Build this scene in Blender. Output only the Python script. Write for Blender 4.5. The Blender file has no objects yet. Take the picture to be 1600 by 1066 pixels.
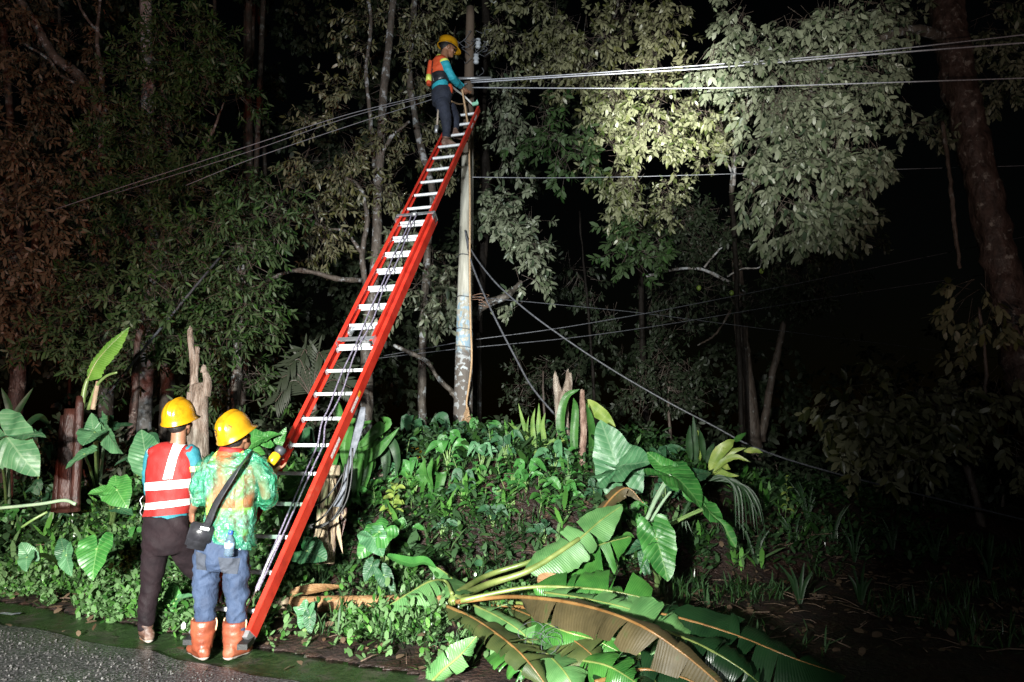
import bpy, bmesh, math, random
import numpy as np
from mathutils import Vector, Matrix, Quaternion, noise
rad = math.radians
SC = bpy.context.scene
COL = SC.collection
random.seed(7)
RNG = np.random.default_rng(11)

# ------------------------------------------------------------------ camera
PITCH = rad(7.7); CAM_H = 1.5; FPX = 1155.0
cam = bpy.data.cameras.new('camera'); camo = bpy.data.objects.new('camera', cam); COL.objects.link(camo)
camo.location = (0, 0, CAM_H); camo.rotation_euler = (rad(90) + PITCH, 0, 0)
cam.sensor_width = 36; cam.lens = 36 * FPX / 1600; cam.clip_start = 0.05; cam.clip_end = 600
SC.camera = camo

def P(px, py, Y):
    """point at world depth Y seen at photo pixel (px, py)"""
    a = (px - 800) / FPX; b = (533 - py) / FPX
    dy = math.cos(PITCH) - b * math.sin(PITCH); dz = math.sin(PITCH) + b * math.cos(PITCH)
    s = Y / dy
    return Vector((a * s, Y, CAM_H + dz * s))

# ------------------------------------------------------------------ night sky
world = bpy.data.worlds.new('World'); SC.world = world; world.use_nodes = True
wn = world.node_tree; bg = wn.nodes['Background']
sky = wn.nodes.new('ShaderNodeTexSky'); sky.sky_type = 'NISHITA'; sky.sun_disc = False
sky.sun_elevation = rad(2.0); sky.sun_rotation = rad(200)
wn.links.new(sky.outputs[0], bg.inputs[0]); bg.inputs[1].default_value = 0.0006

# ------------------------------------------------------------------ work lamps beside the camera, tail lamp on the left, added fill lamps
def spot(name, loc, aim, watts, cone, blend, col, r=0.12):
    l = bpy.data.lights.new(name, 'SPOT'); l.energy = watts; l.color = col
    l.spot_size = rad(cone); l.spot_blend = blend; l.shadow_soft_size = r
    o = bpy.data.objects.new(name, l); COL.objects.link(o); o.location = loc
    o.rotation_euler = (Vector(aim) - Vector(loc)).to_track_quat('-Z', 'Y').to_euler()
    return o
spot('vehicle_headlamp', (-1.9, -2.4, 2.0), P(520, 880, 7.0), 14000, 56, 0.95, (1.0, 1.0, 0.93))
spot('hand_searchlight', (-0.5, -1.6, 1.7), P(1130, 165, 12), 9600, 26, 1.0, (1.0, 0.99, 0.91), 0.06)
spot('hand_searchlight', (-0.5, -1.6, 1.7), P(1052, 184, 12), 34000, 12, 1.0, (1.0, 1.0, 0.92), 0.06)
spot('work_and_fill_light', (-1.2, -2.4, 2.4), P(715, 250, 11), 5600, 36, 0.9, (0.93, 0.98, 1.0))
spot('work_and_fill_light', (-1.4, -2.4, 2.4), P(330, 260, 11), 1900, 84, 0.8, (0.95, 1.0, 0.95))  # added wide fill that lifts the left trees
spot('work_and_fill_light', (-0.8, -2.4, 2.4), P(900, 500, 11), 300, 130, 0.6, (0.95, 0.98, 1.0))  # added dim fill that softens the dark right side
spot('tail_and_fill_lamp', (-3.2, 0.2, 1.0), P(40, 330, 12), 1650, 70, 0.9, (1.0, 0.32, 0.22), 0.1)
spot('tail_and_fill_lamp', (2.6, -0.8, 0.9), P(1570, 200, 11), 900, 37, 0.9, (1.0, 0.72, 0.6), 0.1)  # added warm fill that brings out the leaning trunk

SC.view_settings.view_transform = 'Standard'; SC.view_settings.look = 'None'
SC.view_settings.exposure = 0.0; SC.view_settings.gamma = 1.0; SC.view_settings.use_curve_mapping = False
SC.render.engine = 'CYCLES'
cy = SC.cycles
cy.use_denoising = True; cy.max_bounces = 5; cy.diffuse_bounces = 2; cy.glossy_bounces = 3
cy.transmission_bounces = 4; cy.transparent_max_bounces = 6; cy.sample_clamp_indirect = 4.0

# ------------------------------------------------------------------ object helpers
BASE = {}
def tag(o, label=None, cat=None, group=None, kind=None):
    if label: o['label'] = label
    if cat: o['category'] = cat
    if group: o['group'] = group
    if kind: o['kind'] = kind
    return o
def thing(name, loc, label, cat, group=None):
    o = bpy.data.objects.new(name, None); COL.objects.link(o)
    o.empty_display_size = 0.1; o.location = loc
    BASE[o.name] = Vector(loc)
    return tag(o, label, cat, group)
def ob(name, me, m=None, parent=None, label=None, kind=None):
    """me is a mesh in world coordinates; parent fixes its local origin"""
    o = bpy.data.objects.new(name, me); COL.objects.link(o)
    b = BASE[parent.name] if parent is not None else Vector((0, 0, 0))
    if parent is not None:
        o.parent = parent
        if b.length_squared > 0: me.transform(Matrix.Translation(-b))
    BASE[o.name] = b
    if m is not None: me.materials.clear(); me.materials.append(m)
    me.name = name
    if label: o['label'] = label
    if kind: o['kind'] = kind
    return o
def top(name, me, m, label, cat, group=None):
    """a thing that is a single mesh, origin moved to its lowest middle"""
    v = np.empty(len(me.vertices) * 3, np.float32); me.vertices.foreach_get('co', v); v = v.reshape(-1, 3)
    c = Vector(((v[:, 0].min() + v[:, 0].max()) / 2, (v[:, 1].min() + v[:, 1].max()) / 2, v[:, 2].min()))
    me.transform(Matrix.Translation(-c))
    o = bpy.data.objects.new(name, me); COL.objects.link(o); o.location = c; BASE[o.name] = c
    me.materials.append(m); me.name = name
    return tag(o, label, cat, group)

class MB:
    """collects shapes into one mesh"""
    def __init__(s): s.v = []; s.f = []; s.uv = {}; s.n = 0
    def add(s, vs, fs, uvs=None):
        o = s.n; s.v.extend([tuple(p) for p in vs]); s.n += len(vs)
        for f in fs: s.f.append(tuple(i + o for i in f))
        if uvs is not None:
            for i, u in enumerate(uvs): s.uv[o + i] = u
        return s
    def grid(s, G, uv=None, wrap=False):
        n, m = len(G), len(G[0])
        vs = [p for r in G for p in r]; fs = []
        for i in range(n - 1):
            for j in range(m if wrap else m - 1):
                k = (j + 1) % m
                fs.append((i * m + j, i * m + k, (i + 1) * m + k, (i + 1) * m + j))
        return s.add(vs, fs, [u for r in uv for u in r] if uv else None)
    def tube(s, pts, r, seg=8, cap=True, flat=None, ref=None):
        """pts path, r radius or list; flat = ratio of the second radius"""
        pts = [Vector(p) for p in pts]; n = len(pts)
        rs = r if isinstance(r, (list, tuple)) else [r] * n
        rg = []; side = None
        for i in range(n):
            t = (pts[min(i + 1, n - 1)] - pts[max(i - 1, 0)])
            t = t.normalized() if t.length > 1e-9 else Vector((0, 0, 1))
            if side is None:
                h = Vector(ref) if ref is not None else (Vector((1, 0, 0)) if abs(t.x) < 0.8 else Vector((0, 1, 0)))
            else: h = Vector(ref) if ref is not None else side
            side = (h - t * h.dot(t)).normalized(); up = t.cross(side)
            a = rs[i][0] if isinstance(rs[i], (list, tuple)) else rs[i]
            b = rs[i][1] if isinstance(rs[i], (list, tuple)) else (a * flat if flat else a)
            rg.append([pts[i] + side * (a * math.cos(2 * math.pi * k / seg)) + up * (b * math.sin(2 * math.pi * k / seg)) for k in range(seg)])
        o = s.n
        s.grid(rg, wrap=True)
        if cap:
            s.f.append(tuple(o + k for k in reversed(range(seg)))); s.f.append(tuple(o + (n - 1) * seg + k for k in range(seg)))
        return s
    def box(s, c, ax, ay, az):
        """centre and three half-axis vectors"""
        c, ax, ay, az = Vector(c), Vector(ax), Vector(ay), Vector(az)
        vs = [c + ax * i + ay * j + az * k for k in (-1, 1) for j in (-1, 1) for i in (-1, 1)]
        return s.add(vs, [(0, 2, 3, 1), (4, 5, 7, 6), (0, 1, 5, 4), (2, 6, 7, 3), (0, 4, 6, 2), (1, 3, 7, 5)])
    def ell(s, c, r, R=None, nu=14, nv=10):
        c = Vector(c); G = []
        for i in range(nv + 1):
            e = -math.pi / 2 + math.pi * (0.02 + 0.96 * i / nv)
            row = []
            for j in range(nu):
                a = 2 * math.pi * j / nu
                p = Vector((r[0] * math.cos(e) * math.cos(a), r[1] * math.cos(e) * math.sin(a), r[2] * math.sin(e)))
                row.append(c + (R @ p if R is not None else p))
            G.append(row)
        o = s.n; s.grid(G, wrap=True)
        s.f.append(tuple(o + k for k in reversed(range(nu)))); s.f.append(tuple(o + nv * nu + k for k in range(nu)))
        return s
    def lathe(s, prof, base, axis, seg=20):
        """prof (radius, height) along axis from base"""
        base = Vector(base); z = Vector(axis).normalized(); x = z.orthogonal().normalized(); y = z.cross(x)
        G = [[base + z * h + x * (r * math.cos(2 * math.pi * k / seg)) + y * (r * math.sin(2 * math.pi * k / seg)) for k in range(seg)] for r, h in prof]
        o = s.n; s.grid(G, wrap=True); n = len(prof)
        s.f.append(tuple(o + k for k in reversed(range(seg)))); s.f.append(tuple(o + (n - 1) * seg + k for k in range(seg)))
        return s
    def mesh(s, smooth=True):
        me = bpy.data.meshes.new('m'); me.from_pydata(s.v, [], s.f); me.update()
        if s.uv:
            L = me.uv_layers.new(name='UVMap'); li = np.empty(len(me.loops), np.int32); me.loops.foreach_get('vertex_index', li)
            tab = np.zeros((s.n, 2), np.float32)
            for i, u in s.uv.items(): tab[i] = u
            L.data.foreach_set('uv', tab[li].ravel())
        if smooth: me.shade_smooth()
        return me

def bez(pts, n=24):
    """Catmull-Rom through points"""
    p = [Vector(q) for q in pts]; p = [p[0] * 2 - p[1]] + p + [p[-1] * 2 - p[-2]]
    out = []; m = len(p) - 3
    for i in range(n):
        t = i / (n - 1) * m; k = min(int(t), m - 1); t -= k
        a, b, c, d = p[k:k + 4]
        out.append(0.5 * (2 * b + (c - a) * t + (2 * a - 5 * b + 4 * c - d) * t * t + (3 * b - a - 3 * c + d) * t ** 3))
    return out
def lerp(a, b, t): return a + (b - a) * t
def smooth(t): t = min(1, max(0, t)); return t * t * (3 - 2 * t)
def interp(x, xs, ys): return float(np.interp(x, xs, ys))

# ------------------------------------------------------------------ materials
def nodes(m): return m.node_tree.nodes, m.node_tree.links
def ramp(nd, stops):
    r = nd.new('ShaderNodeValToRGB'); e = r.color_ramp.elements
    while len(e) < len(stops): e.new(0.5)
    for i, (p, c) in enumerate(stops): e[i].position = p; e[i].color = (*c, 1)
    return r
def mat(name, stops, scale=8, rough=0.6, bump=0.0, bscale=40, metal=0.0, spec=0.5, coat=0.0, detail=5, stretch=None, rough2=None, bdist=0.01, sharp=None):
    """principled with a noise-driven colour ramp and noise bump"""
    m = bpy.data.materials.new(name); m.use_nodes = True; nd, lk = nodes(m); b = nd['Principled BSDF']
    if not isinstance(stops[0], (list, tuple)): stops = [(0.0, stops), (1.0, stops)]
    tc = nd.new('ShaderNodeTexCoord'); src = tc.outputs['Object']
    if stretch:
        mp = nd.new('ShaderNodeMapping'); mp.inputs['Scale'].default_value = stretch; lk.new(src, mp.inputs[0]); src = mp.outputs[0]
    nz = nd.new('ShaderNodeTexNoise'); nz.inputs['Scale'].default_value = scale; nz.inputs['Detail'].default_value = detail; nz.inputs['Roughness'].default_value = 0.62
    lk.new(src, nz.inputs['Vector'])
    r = ramp(nd, stops); lk.new(nz.outputs[0], r.inputs[0]); lk.new(r.outputs[0], b.inputs['Base Color'])
    b.inputs['Roughness'].default_value = rough; b.inputs['Metallic'].default_value = metal
    b.inputs['Specular IOR Level'].default_value = spec; b.inputs['Coat Weight'].default_value = coat; b.inputs['Coat Roughness'].default_value = 0.08
    if rough2 is not None:
        mr = nd.new('ShaderNodeMapRange'); mr.inputs[1].default_value = 0.35; mr.inputs[2].default_value = 0.65
        mr.inputs[3].default_value = rough; mr.inputs[4].default_value = rough2
        n3 = nd.new('ShaderNodeTexNoise'); n3.inputs['Scale'].default_value = scale * 0.6; n3.inputs['Detail'].default_value = 3
        lk.new(src, n3.inputs['Vector']); lk.new(n3.outputs[0], mr.inputs[0]); lk.new(mr.outputs[0], b.inputs['Roughness'])
    if bump:
        n2 = nd.new('ShaderNodeTexNoise'); n2.inputs['Scale'].default_value = bscale; n2.inputs['Detail'].default_value = 6
        lk.new(src, n2.inputs['Vector'])
        bp = nd.new('ShaderNodeBump'); bp.inputs['Strength'].default_value = bump; bp.inputs['Distance'].default_value = bdist
        lk.new(n2.outputs[0], bp.inputs['Height']); lk.new(bp.outputs[0], b.inputs['Normal'])
    return m
def leaf_mat(name, c0, c1, under, rough=0.4, byobj=False, spec=0.5, trans=0.12):
    """small tree leaves: tint per leaf, paler underside"""
    m = bpy.data.materials.new(name); m.use_nodes = True; nd, lk = nodes(m); b = nd['Principled BSDF']
    if byobj:
        a = nd.new('ShaderNodeObjectInfo'); out = a.outputs['Random']
    else:
        a = nd.new('ShaderNodeAttribute'); a.attribute_name = 'tint'; out = a.outputs['Fac']
    r = ramp(nd, [(0.0, c0), (0.9, c1), (1.0, tuple(min(1, x * 1.5 + 0.03) for x in c1))]); lk.new(out, r.inputs[0])
    g = nd.new('ShaderNodeNewGeometry'); mx = nd.new('ShaderNodeMix'); mx.data_type = 'RGBA'
    lk.new(g.outputs['Backfacing'], mx.inputs[0]); lk.new(r.outputs[0], mx.inputs[6]); mx.inputs[7].default_value = (*under, 1)
    lk.new(mx.outputs[2], b.inputs['Base Color'])
    b.inputs['Roughness'].default_value = rough; b.inputs['Specular IOR Level'].default_value = spec
    if trans:
        tr = nd.new('ShaderNodeBsdfTranslucent'); lk.new(r.outputs[0], tr.inputs[0])
        ms = nd.new('ShaderNodeMixShader'); ms.inputs[0].default_value = trans
        lk.new(b.outputs[0], ms.inputs[1]); lk.new(tr.outputs[0], ms.inputs[2])
        lk.new(ms.outputs[0], nd['Material Output'].inputs[0])
    return m
def blade_mat(name, c0, c1, vein, under, veins=7.0, slope=0.75, vw=0.10, rough=0.32, bump=0.25, mid=0.02, spec=0.5, patch=None, patch_amt=0.55, vmix=0.6):
    """large leaf blades: UV x across (0 at the midrib), UV y along; drawn veins, paler underside, blotches"""
    m = bpy.data.materials.new(name); m.use_nodes = True; nd, lk = nodes(m); b = nd['Principled BSDF']
    def math_(op, a, c=None):
        n = nd.new('ShaderNodeMath'); n.operation = op
        for i, x in enumerate((a, c)):
            if x is None: continue
            if isinstance(x, (int, float)): n.inputs[i].default_value = x
            else: lk.new(x, n.inputs[i])
        return n.outputs[0]
    uv = nd.new('ShaderNodeUVMap'); sp = nd.new('ShaderNodeSeparateXYZ'); lk.new(uv.outputs[0], sp.inputs[0])
    ax = math_('ABSOLUTE', sp.outputs[0])
    q = math_('MULTIPLY', math_('SUBTRACT', sp.outputs[1], math_('MULTIPLY', ax, slope)), veins)
    tri = math_('ABSOLUTE', math_('SUBTRACT', math_('FRACT', math_('ADD', q, 100.0)), 0.5))
    mr = nd.new('ShaderNodeMapRange'); mr.inputs[1].default_value = 0.0; mr.inputs[2].default_value = vw; mr.inputs[3].default_value = 1; mr.inputs[4].default_value = 0
    lk.new(tri, mr.inputs[0])
    md = nd.new('ShaderNodeMapRange'); md.inputs[1].default_value = mid * 0.5; md.inputs[2].default_value = mid; md.inputs[3].default_value = 1; md.inputs[4].default_value = 0
    lk.new(ax, md.inputs[0])
    v = math_('MAXIMUM', mr.outputs[0], md.outputs[0])
    tc = nd.new('ShaderNodeTexCoord')
    nz = nd.new('ShaderNodeTexNoise'); nz.inputs['Scale'].default_value = 7; nz.inputs['Detail'].default_value = 5; lk.new(tc.outputs['Object'], nz.inputs['Vector'])
    st = [(0.3, c0), (0.62, c1)]
    if patch: st.append((0.62 + (1 - patch_amt) * 0.2, patch))
    r = ramp(nd, st); lk.new(nz.outputs[0], r.inputs[0])
    def mix(f, a, c):
        n = nd.new('ShaderNodeMix'); n.data_type = 'RGBA'
        if isinstance(f, float): n.inputs[0].default_value = f
        else: lk.new(f, n.inputs[0])
        for i, x in ((6, a), (7, c)):
            if isinstance(x, tuple): n.inputs[i].default_value = (*x, 1)
            else: lk.new(x, n.inputs[i])
        return n.outputs[2]
    g = nd.new('ShaderNodeNewGeometry')
    face = mix(g.outputs['Backfacing'], r.outputs[0], mix(0.35, under, r.outputs[0]))
    colr = mix(math_('MULTIPLY', v, vmix), face, vein)
    lk.new(colr, b.inputs['Base Color'])
    n4 = nd.new('ShaderNodeMapRange'); n4.inputs[3].default_value = rough; n4.inputs[4].default_value = rough + 0.2
    n5 = nd.new('ShaderNodeTexNoise'); n5.inputs['Scale'].default_value = 22; lk.new(tc.outputs['Object'], n5.inputs['Vector'])
    lk.new(n5.outputs[0], n4.inputs[0]); lk.new(n4.outputs[0], b.inputs['Roughness'])
    b.inputs['Specular IOR Level'].default_value = spec
    bp = nd.new('ShaderNodeBump'); bp.inputs['Strength'].default_value = bump; bp.inputs['Distance'].default_value = 0.012
    lk.new(math_('ADD', math_('MULTIPLY', tri, 1.6), n5.outputs[0]), bp.inputs['Height']); lk.new(bp.outputs[0], b.inputs['Normal'])
    tr = nd.new('ShaderNodeBsdfTranslucent'); lk.new(colr, tr.inputs[0])
    ms = nd.new('ShaderNodeMixShader'); ms.inputs[0].default_value = 0.1
    lk.new(b.outputs[0], ms.inputs[1]); lk.new(tr.outputs[0], ms.inputs[2]); lk.new(ms.outputs[0], nd['Material Output'].inputs[0])
    return m
# ------------------------------------------------------------------ ground
def edge_s(x, y): return (x + 3.04) * 0.470 + (y - 6.2) * 0.8826     # metres past the outer edge of the gutter
def bank_foot(x): return interp(x, [-9, -6, -3, -1, 1, 3, 6, 10], [8.6, 7.9, 6.95, 6.8, 7.0, 7.6, 8.6, 9.6])
def bank_h(x): return interp(x, [-8, -5, -3, -1.8, -.5, 1.6, 3, 6, 10], [.55, .6, .75, 1.1, 1.25, 1.2, .75, .45, .3])
def H(x, y):
    s = edge_s(x, y)
    if s < 0.0: return -0.14 + 0.0 * s
    lump = 0.5 * noise.noise((x * 1.3, y * 1.3, 3.1)) + 0.28 * noise.noise((x * 3.7, y * 3.7, 1.2)) + 0.16 * noise.noise((x * 9, y * 9, 5.0))
    t = (y - bank_foot(x)) / 1.55
    z = 0.03 + 0.09 * smooth(s / 1.2) + bank_h(x) * smooth(t)
    z += lump * (0.05 + 0.16 * smooth(t * 3) * (1 - 0.6 * smooth((t - 1) * 2))) * smooth(s / 0.35)
    if y > 13: z -= (min(y, 60) - 13) * 0.035
    return z
def G(px, py, lift=0.0):
    """where the ray through a photo pixel meets the ground"""
    d = P(px, py, 10.0) - Vector((0, 0, CAM_H)); y = 3.0
    while y < 40:
        q = Vector((0, 0, CAM_H)) + d * (y / d.y)
        if q.z <= H(q.x, q.y) + lift: return q
        y += 0.03
    return q
def on(x, y, lift=0.0): return Vector((x, y, H(x, y) + lift))

def np_mesh(v, f, attr=None):
    """fast mesh from arrays; f has constant width"""
    me = bpy.data.meshes.new('m'); n, k = f.shape
    me.vertices.add(len(v)); me.vertices.foreach_set('co', np.asarray(v, np.float32).ravel())
    me.loops.add(n * k); me.loops.foreach_set('vertex_index', f.astype(np.int32).ravel())
    me.polygons.add(n); me.polygons.foreach_set('loop_start', np.arange(0, n * k, k, dtype=np.int32))
    me.update(calc_edges=True)
    if attr is not None:
        a = me.attributes.new('tint', 'FLOAT', 'POINT'); a.data.foreach_set('value', attr.astype(np.float32))
    return me

m_soil = mat('soil', [(0.25, (.005, .003, .002)), (0.46, (.016, .007, .005)), (0.58, (.034, .015, .010)), (0.68, (.010, .016, .005))], 5, 0.75, 0.9, 26, rough2=0.45, bdist=0.05)
xs = np.concatenate([-np.geomspace(90, 9.2, 16), np.arange(-9, 9.01, 0.085), np.geomspace(9.2, 90, 16)])
ys = np.concatenate([[-30, -12, -4, 0, 2, 3.2], np.arange(4, 12.5, 0.075), np.geomspace(12.7, 160, 26)])
v = np.array([(x, y, H(x, y)) for y in ys for x in xs])
nx, ny = len(xs), len(ys); ii, jj = np.meshgrid(np.arange(ny - 1), np.arange(nx - 1), indexing='ij'); q = (ii * nx + jj).ravel()
me = np_mesh(v, np.stack([q, q + 1, q + nx + 1, q + nx], 1)); me.shade_smooth()
tag(ob('ground', me, m_soil), kind='structure')

# wet asphalt with loose stone, shiny where water stands
def asphalt_mat():
    m = mat('wet_asphalt', [(0.32, (.009, .009, .010)), (0.5, (.034, .032, .036)), (0.62, (.15, .143, .148))], 62, 0.34, 1.0, 62, rough2=0.3, bdist=0.02, detail=3)
    nd, lk = nodes(m); b = nd['Principled BSDF']
    tc = nd.new('ShaderNodeTexCoord'); nz = nd.new('ShaderNodeTexNoise'); nz.inputs['Scale'].default_value = 1.1; nz.inputs['Detail'].default_value = 4
    lk.new(tc.outputs['Object'], nz.inputs['Vector'])
    mr = nd.new('ShaderNodeMapRange'); mr.inputs[1].default_value = 0.42; mr.inputs[2].default_value = 0.6; mr.inputs[3].default_value = 0.42; mr.inputs[4].default_value = 0.08
    lk.new(nz.outputs[0], mr.inputs[0]); lk.new(mr.outputs[0], b.inputs['Roughness'])
    for n in nd:
        if n.type == 'BUMP':
            m2 = nd.new('ShaderNodeMapRange'); m2.inputs[1].default_value = 0.42; m2.inputs[2].default_value = 0.62; m2.inputs[3].default_value = 1.0; m2.inputs[4].default_value = 0.3
            lk.new(nz.outputs[0], m2.inputs[0]); lk.new(m2.outputs[0], n.inputs['Strength'])
    return m
A0 = Vector((-3.04, 6.2, 0)); ED = Vector((.8826, -.470, 0)); EN = Vector((.470, .8826, 0))
b = MB(); rows = []
for i in range(-36, 40):
    a = A0 + ED * (i * 0.35); row = []
    for j, s in enumerate([-9, -5, -3] + [-2.4 + 0.1 * k for k in range(20)] + [-.40]):
        w = 0.11 * noise.noise((i * .8, 2.2, 0)) if j == 23 else 0
        p = a + EN * (s + w); rows and None
        row.append(p + Vector((0, 0, 0.004 + 0.012 * noise.noise((p.x * 2.2, p.y * 2.2, 0)))))
    rows.append(row)
b.grid(rows); tag(ob('road', b.mesh(), asphalt_mat()), kind='structure')
# mossy concrete gutter, slightly dished, under the road's ragged edge
m_gut = mat('mossy_wet_concrete', [(0.3, (.008, .016, .006)), (0.5, (.018, .034, .012)), (0.62, (.035, .034, .026)), (0.78, (.07, .065, .05))], 4, 0.14, 0.7, 22, rough2=0.45, bdist=0.02)
b = MB(); rows = []
for i in range(-36, 40):
    a = A0 + ED * (i * 0.35); row = []
    for s, z in ((-.62, -.03), (-.5, -.006), (-.36, -.012), (-.25, -.02), (-.1, -.008), (-.02, .02), (.05, .025), (.06, -.12)):
        p = a + EN * (s + (0.09 * noise.noise((i * .55, s * .3, 4.0)) if s > -.15 else 0)); row.append(p + Vector((0, 0, z + .008 * noise.noise((p.x * 3, p.y * 3, 7)))))
    rows.append(row)
b.grid(rows); tag(ob('gutter', b.mesh(), m_gut), kind='structure')

# ------------------------------------------------------------------ small leaves by the thousand
def unit(a): return a / np.maximum(np.linalg.norm(a, axis=1, keepdims=True), 1e-9)
def leaves_mesh(B, D, N, L, W, tint=None, curl=0.12):
    """B base, D direction, N normal hint, L length, W half width ratio; six corners each"""
    n = len(B); D = unit(D); S = unit(np.cross(D, N)); U = np.cross(S, D); L = L[:, None]; w = (W if np.ndim(W) else np.full(n, W))[:, None] * L
    a, c = B + D * L * 0.28 + U * L * 0.03, B + D * L * 0.72 - U * L * (curl * .35)
    V = np.stack([B, a + S * w * .9, a - S * w * .9, c + S * w * .92, c - S * w * .92, B + D * L - U * L * curl], 1)
    o = (np.arange(n) * 6)[:, None]
    F = np.stack([o + np.array([[0, 2, 1]]), o + np.array([[1, 2, 4]]), o + np.array([[1, 4, 3]]), o + np.array([[3, 4, 5]])], 1).reshape(-1, 3)
    t = RNG.random(n) if tint is None else tint
    return np_mesh(V.reshape(-1, 3), F, np.repeat(t, 6))
def scatter(n, box, ok, lift=0.0):
    out = []
    while len(out) < n:
        x = random.uniform(box[0], box[1]); y = random.uniform(box[2], box[3])
        if ok(x, y): out.append((x, y, H(x, y) + lift))
    return np.array(out)
def rosettes(pts, per, l0, l1, w, up=0.6, hh=0.05):
    n = len(pts) * per; B = np.repeat(pts, per, 0)
    a = RNG.random(n) * 6.283; el = RNG.normal(up, 0.35, n)
    D = np.stack([np.cos(a) * np.cos(el), np.sin(a) * np.cos(el), np.sin(el)], 1)
    Nn = np.stack([-np.cos(a) * np.sin(el), -np.sin(a) * np.sin(el), np.cos(el)], 1) + RNG.normal(0, .25, (n, 3))
    B = B + RNG.normal(0, 0.02, (n, 3)) + np.stack([np.zeros(n), np.zeros(n), np.abs(RNG.normal(0, hh, n))], 1)
    return leaves_mesh(B, D, Nn, RNG.uniform(l0, l1, n), w)
m_cover = leaf_mat('ground_cover_leaf', (.018, .075, .014), (.10, .26, .05), (.11, .20, .08), 0.3)
m_herb = leaf_mat('herb_leaf', (.005, .019, .005), (.028, .074, .016), (.04, .085, .035), 0.32)
m_litter = leaf_mat('dead_leaf', (.03, .014, .007), (.13, .075, .04), (.12, .08, .05), 0.6, trans=0)
def cover_ok(x, y):
    s = edge_s(x, y); t = (y - bank_foot(x)) / 1.55
    if s < -0.06 or t > 0.75: return False
    nz = noise.noise((x * 1.1, y * 1.1, 9.0))
    if x < -1.9: return nz > -0.16 + .25 * noise.noise((x * 4.3, y * 4.3, 1.0)) and not (s < .05 and nz < -.05)
    return (nz > 0.12 and x < 0.2 and t < 0.2) or random.random() < 0.05
tag(ob('ground_cover', rosettes(scatter(6200, (-7.5, .6, 4.9, 9), cover_ok), 6, .03, .095, .24, .7, .07), m_cover), kind='stuff')
def herb_ok(x, y):
    s = edge_s(x, y); t = (y - bank_foot(x)) / 1.55
    if s < .4 or t < .1 or t > 2.2: return False
    return noise.noise((x * 2.1, y * 2.1, 21.0)) > -.2 + .3 * noise.noise((x * 5, y * 5, 2.0)) if x < 2 else random.random() < .3
tag(ob('undergrowth', rosettes(scatter(5200, (-7, 5, 6.4, 11), herb_ok, .02), 7, .04, .13, .21, .45, .12), m_herb), kind='stuff')
# wispy grass on the bank and the verge
pts = scatter(2600, (-6, 8, 5, 10.5), lambda x, y: edge_s(x, y) > .3 and noise.noise((x * 1.4, y * 1.4, 33.0)) > (-.05 if x < 2.2 else .22))
tag(ob('grass', rosettes(pts, 5, .07, .22, .035, .95, .01), m_herb), kind='stuff')
def tall_ok(x, y):
    t = (y - bank_foot(x)) / 1.55
    return .15 < t < 2.4 and noise.noise((x * .9, y * .9, 51.0)) > -.1
tag(ob('fern_fronds', rosettes(scatter(420, (-6.5, 4, 6.6, 11), tall_ok, .02), 6, .14, .32, .085, .8, .05), m_cover), kind='stuff')
tag(ob('weed_leaves', rosettes(scatter(260, (-6.5, 3.5, 6.4, 10), tall_ok, .06), 5, .12, .2, .26, .5, .08), m_herb), kind='stuff')
pts = scatter(3000, (-5, 6, 5, 9.4), lambda x, y: edge_s(x, y) > (-.5 if random.random() < .1 else .03), .012)
pts[:, 2] = np.maximum(pts[:, 2], .004)
tag(ob('leaf_litter', rosettes(pts, 1, .04, .1, .28, .1, .006), m_litter), kind='stuff')
pts = scatter(500, (-5, 4, 5, 8.4), lambda x, y: edge_s(x, y) > .15, .02)
tg = []
bb = MB()
for p in pts:
    a = random.uniform(0, 6.28); l = random.uniform(.08, .3); d = Vector((math.cos(a) * l, math.sin(a) * l, random.uniform(-.02, .06)))
    bb.tube([Vector(p), Vector(p) + d * .5 + Vector((0, 0, .012)), Vector(p) + d], random.uniform(.002, .006), 4)
tag(ob('twig_debris', bb.mesh(), mat('dead_twig', [(.3, (.05, .03, .02)), (.7, (.16, .11, .075))], 30, .7)), kind='stuff')
# stone chips and specks lying on the wet asphalt
bb = MB()
for i in range(2600):
    x = random.uniform(-5.5, -.9); y = random.uniform(4.5, 6.6); s = edge_s(x, y)
    if s > -.5 or s < -2.4: continue
    r = random.uniform(.0025, .0065) * (1.5 if random.random() < .03 else 1)
    R = Quaternion((random.random(), random.random(), random.random()), random.uniform(0, 6)).to_matrix()
    bb.box((x, y, .008 + r * .3), R @ Vector((r, 0, 0)), R @ Vector((0, r * .8, 0)), R @ Vector((0, 0, r * .6)))
tag(ob('road_grit', bb.mesh(False), mat('stone_chip', [(.3, (.02, .019, .02)), (.7, (.11, .105, .10))], 9, .6)), kind='stuff')
# ------------------------------------------------------------------ red extension ladder
m_red = mat('red_fibreglass', [(.3, (.30, .016, .010)), (.45, (.44, .024, .013)), (.62, (.50, .032, .017)), (.8, (.5, .09, .06))], 7, .34, .15, 60, rough2=.55)
m_alu = mat('aluminium', [(.3, (.5, .52, .56)), (.7, (.72, .74, .78))], 20, .3, .1, 60, metal=.85, rough2=.5)
m_rung = mat('worn_aluminium_rung', [(.3, (.34, .35, .37)), (.48, (.6, .62, .65)), (.7, (.72, .74, .77))], 14, .42, .15, 60, metal=.35)
m_steel = mat('galvanised_fitting', [(.3, (.25, .26, .28)), (.7, (.45, .46, .48))], 20, .45, .2, 50, metal=.7)
m_blk = mat('black_rubber', (.012, .012, .013), 20, .5, .1, 60)
m_lab = mat('white_label', [(.45, (.7, .7, .7)), (.6, (.45, .3, .3))], 60, .4)
m_ylab = mat('yellow_label', [(.4, (.7, .4, .03)), (.6, (.5, .2, .02))], 60, .4)
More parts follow.
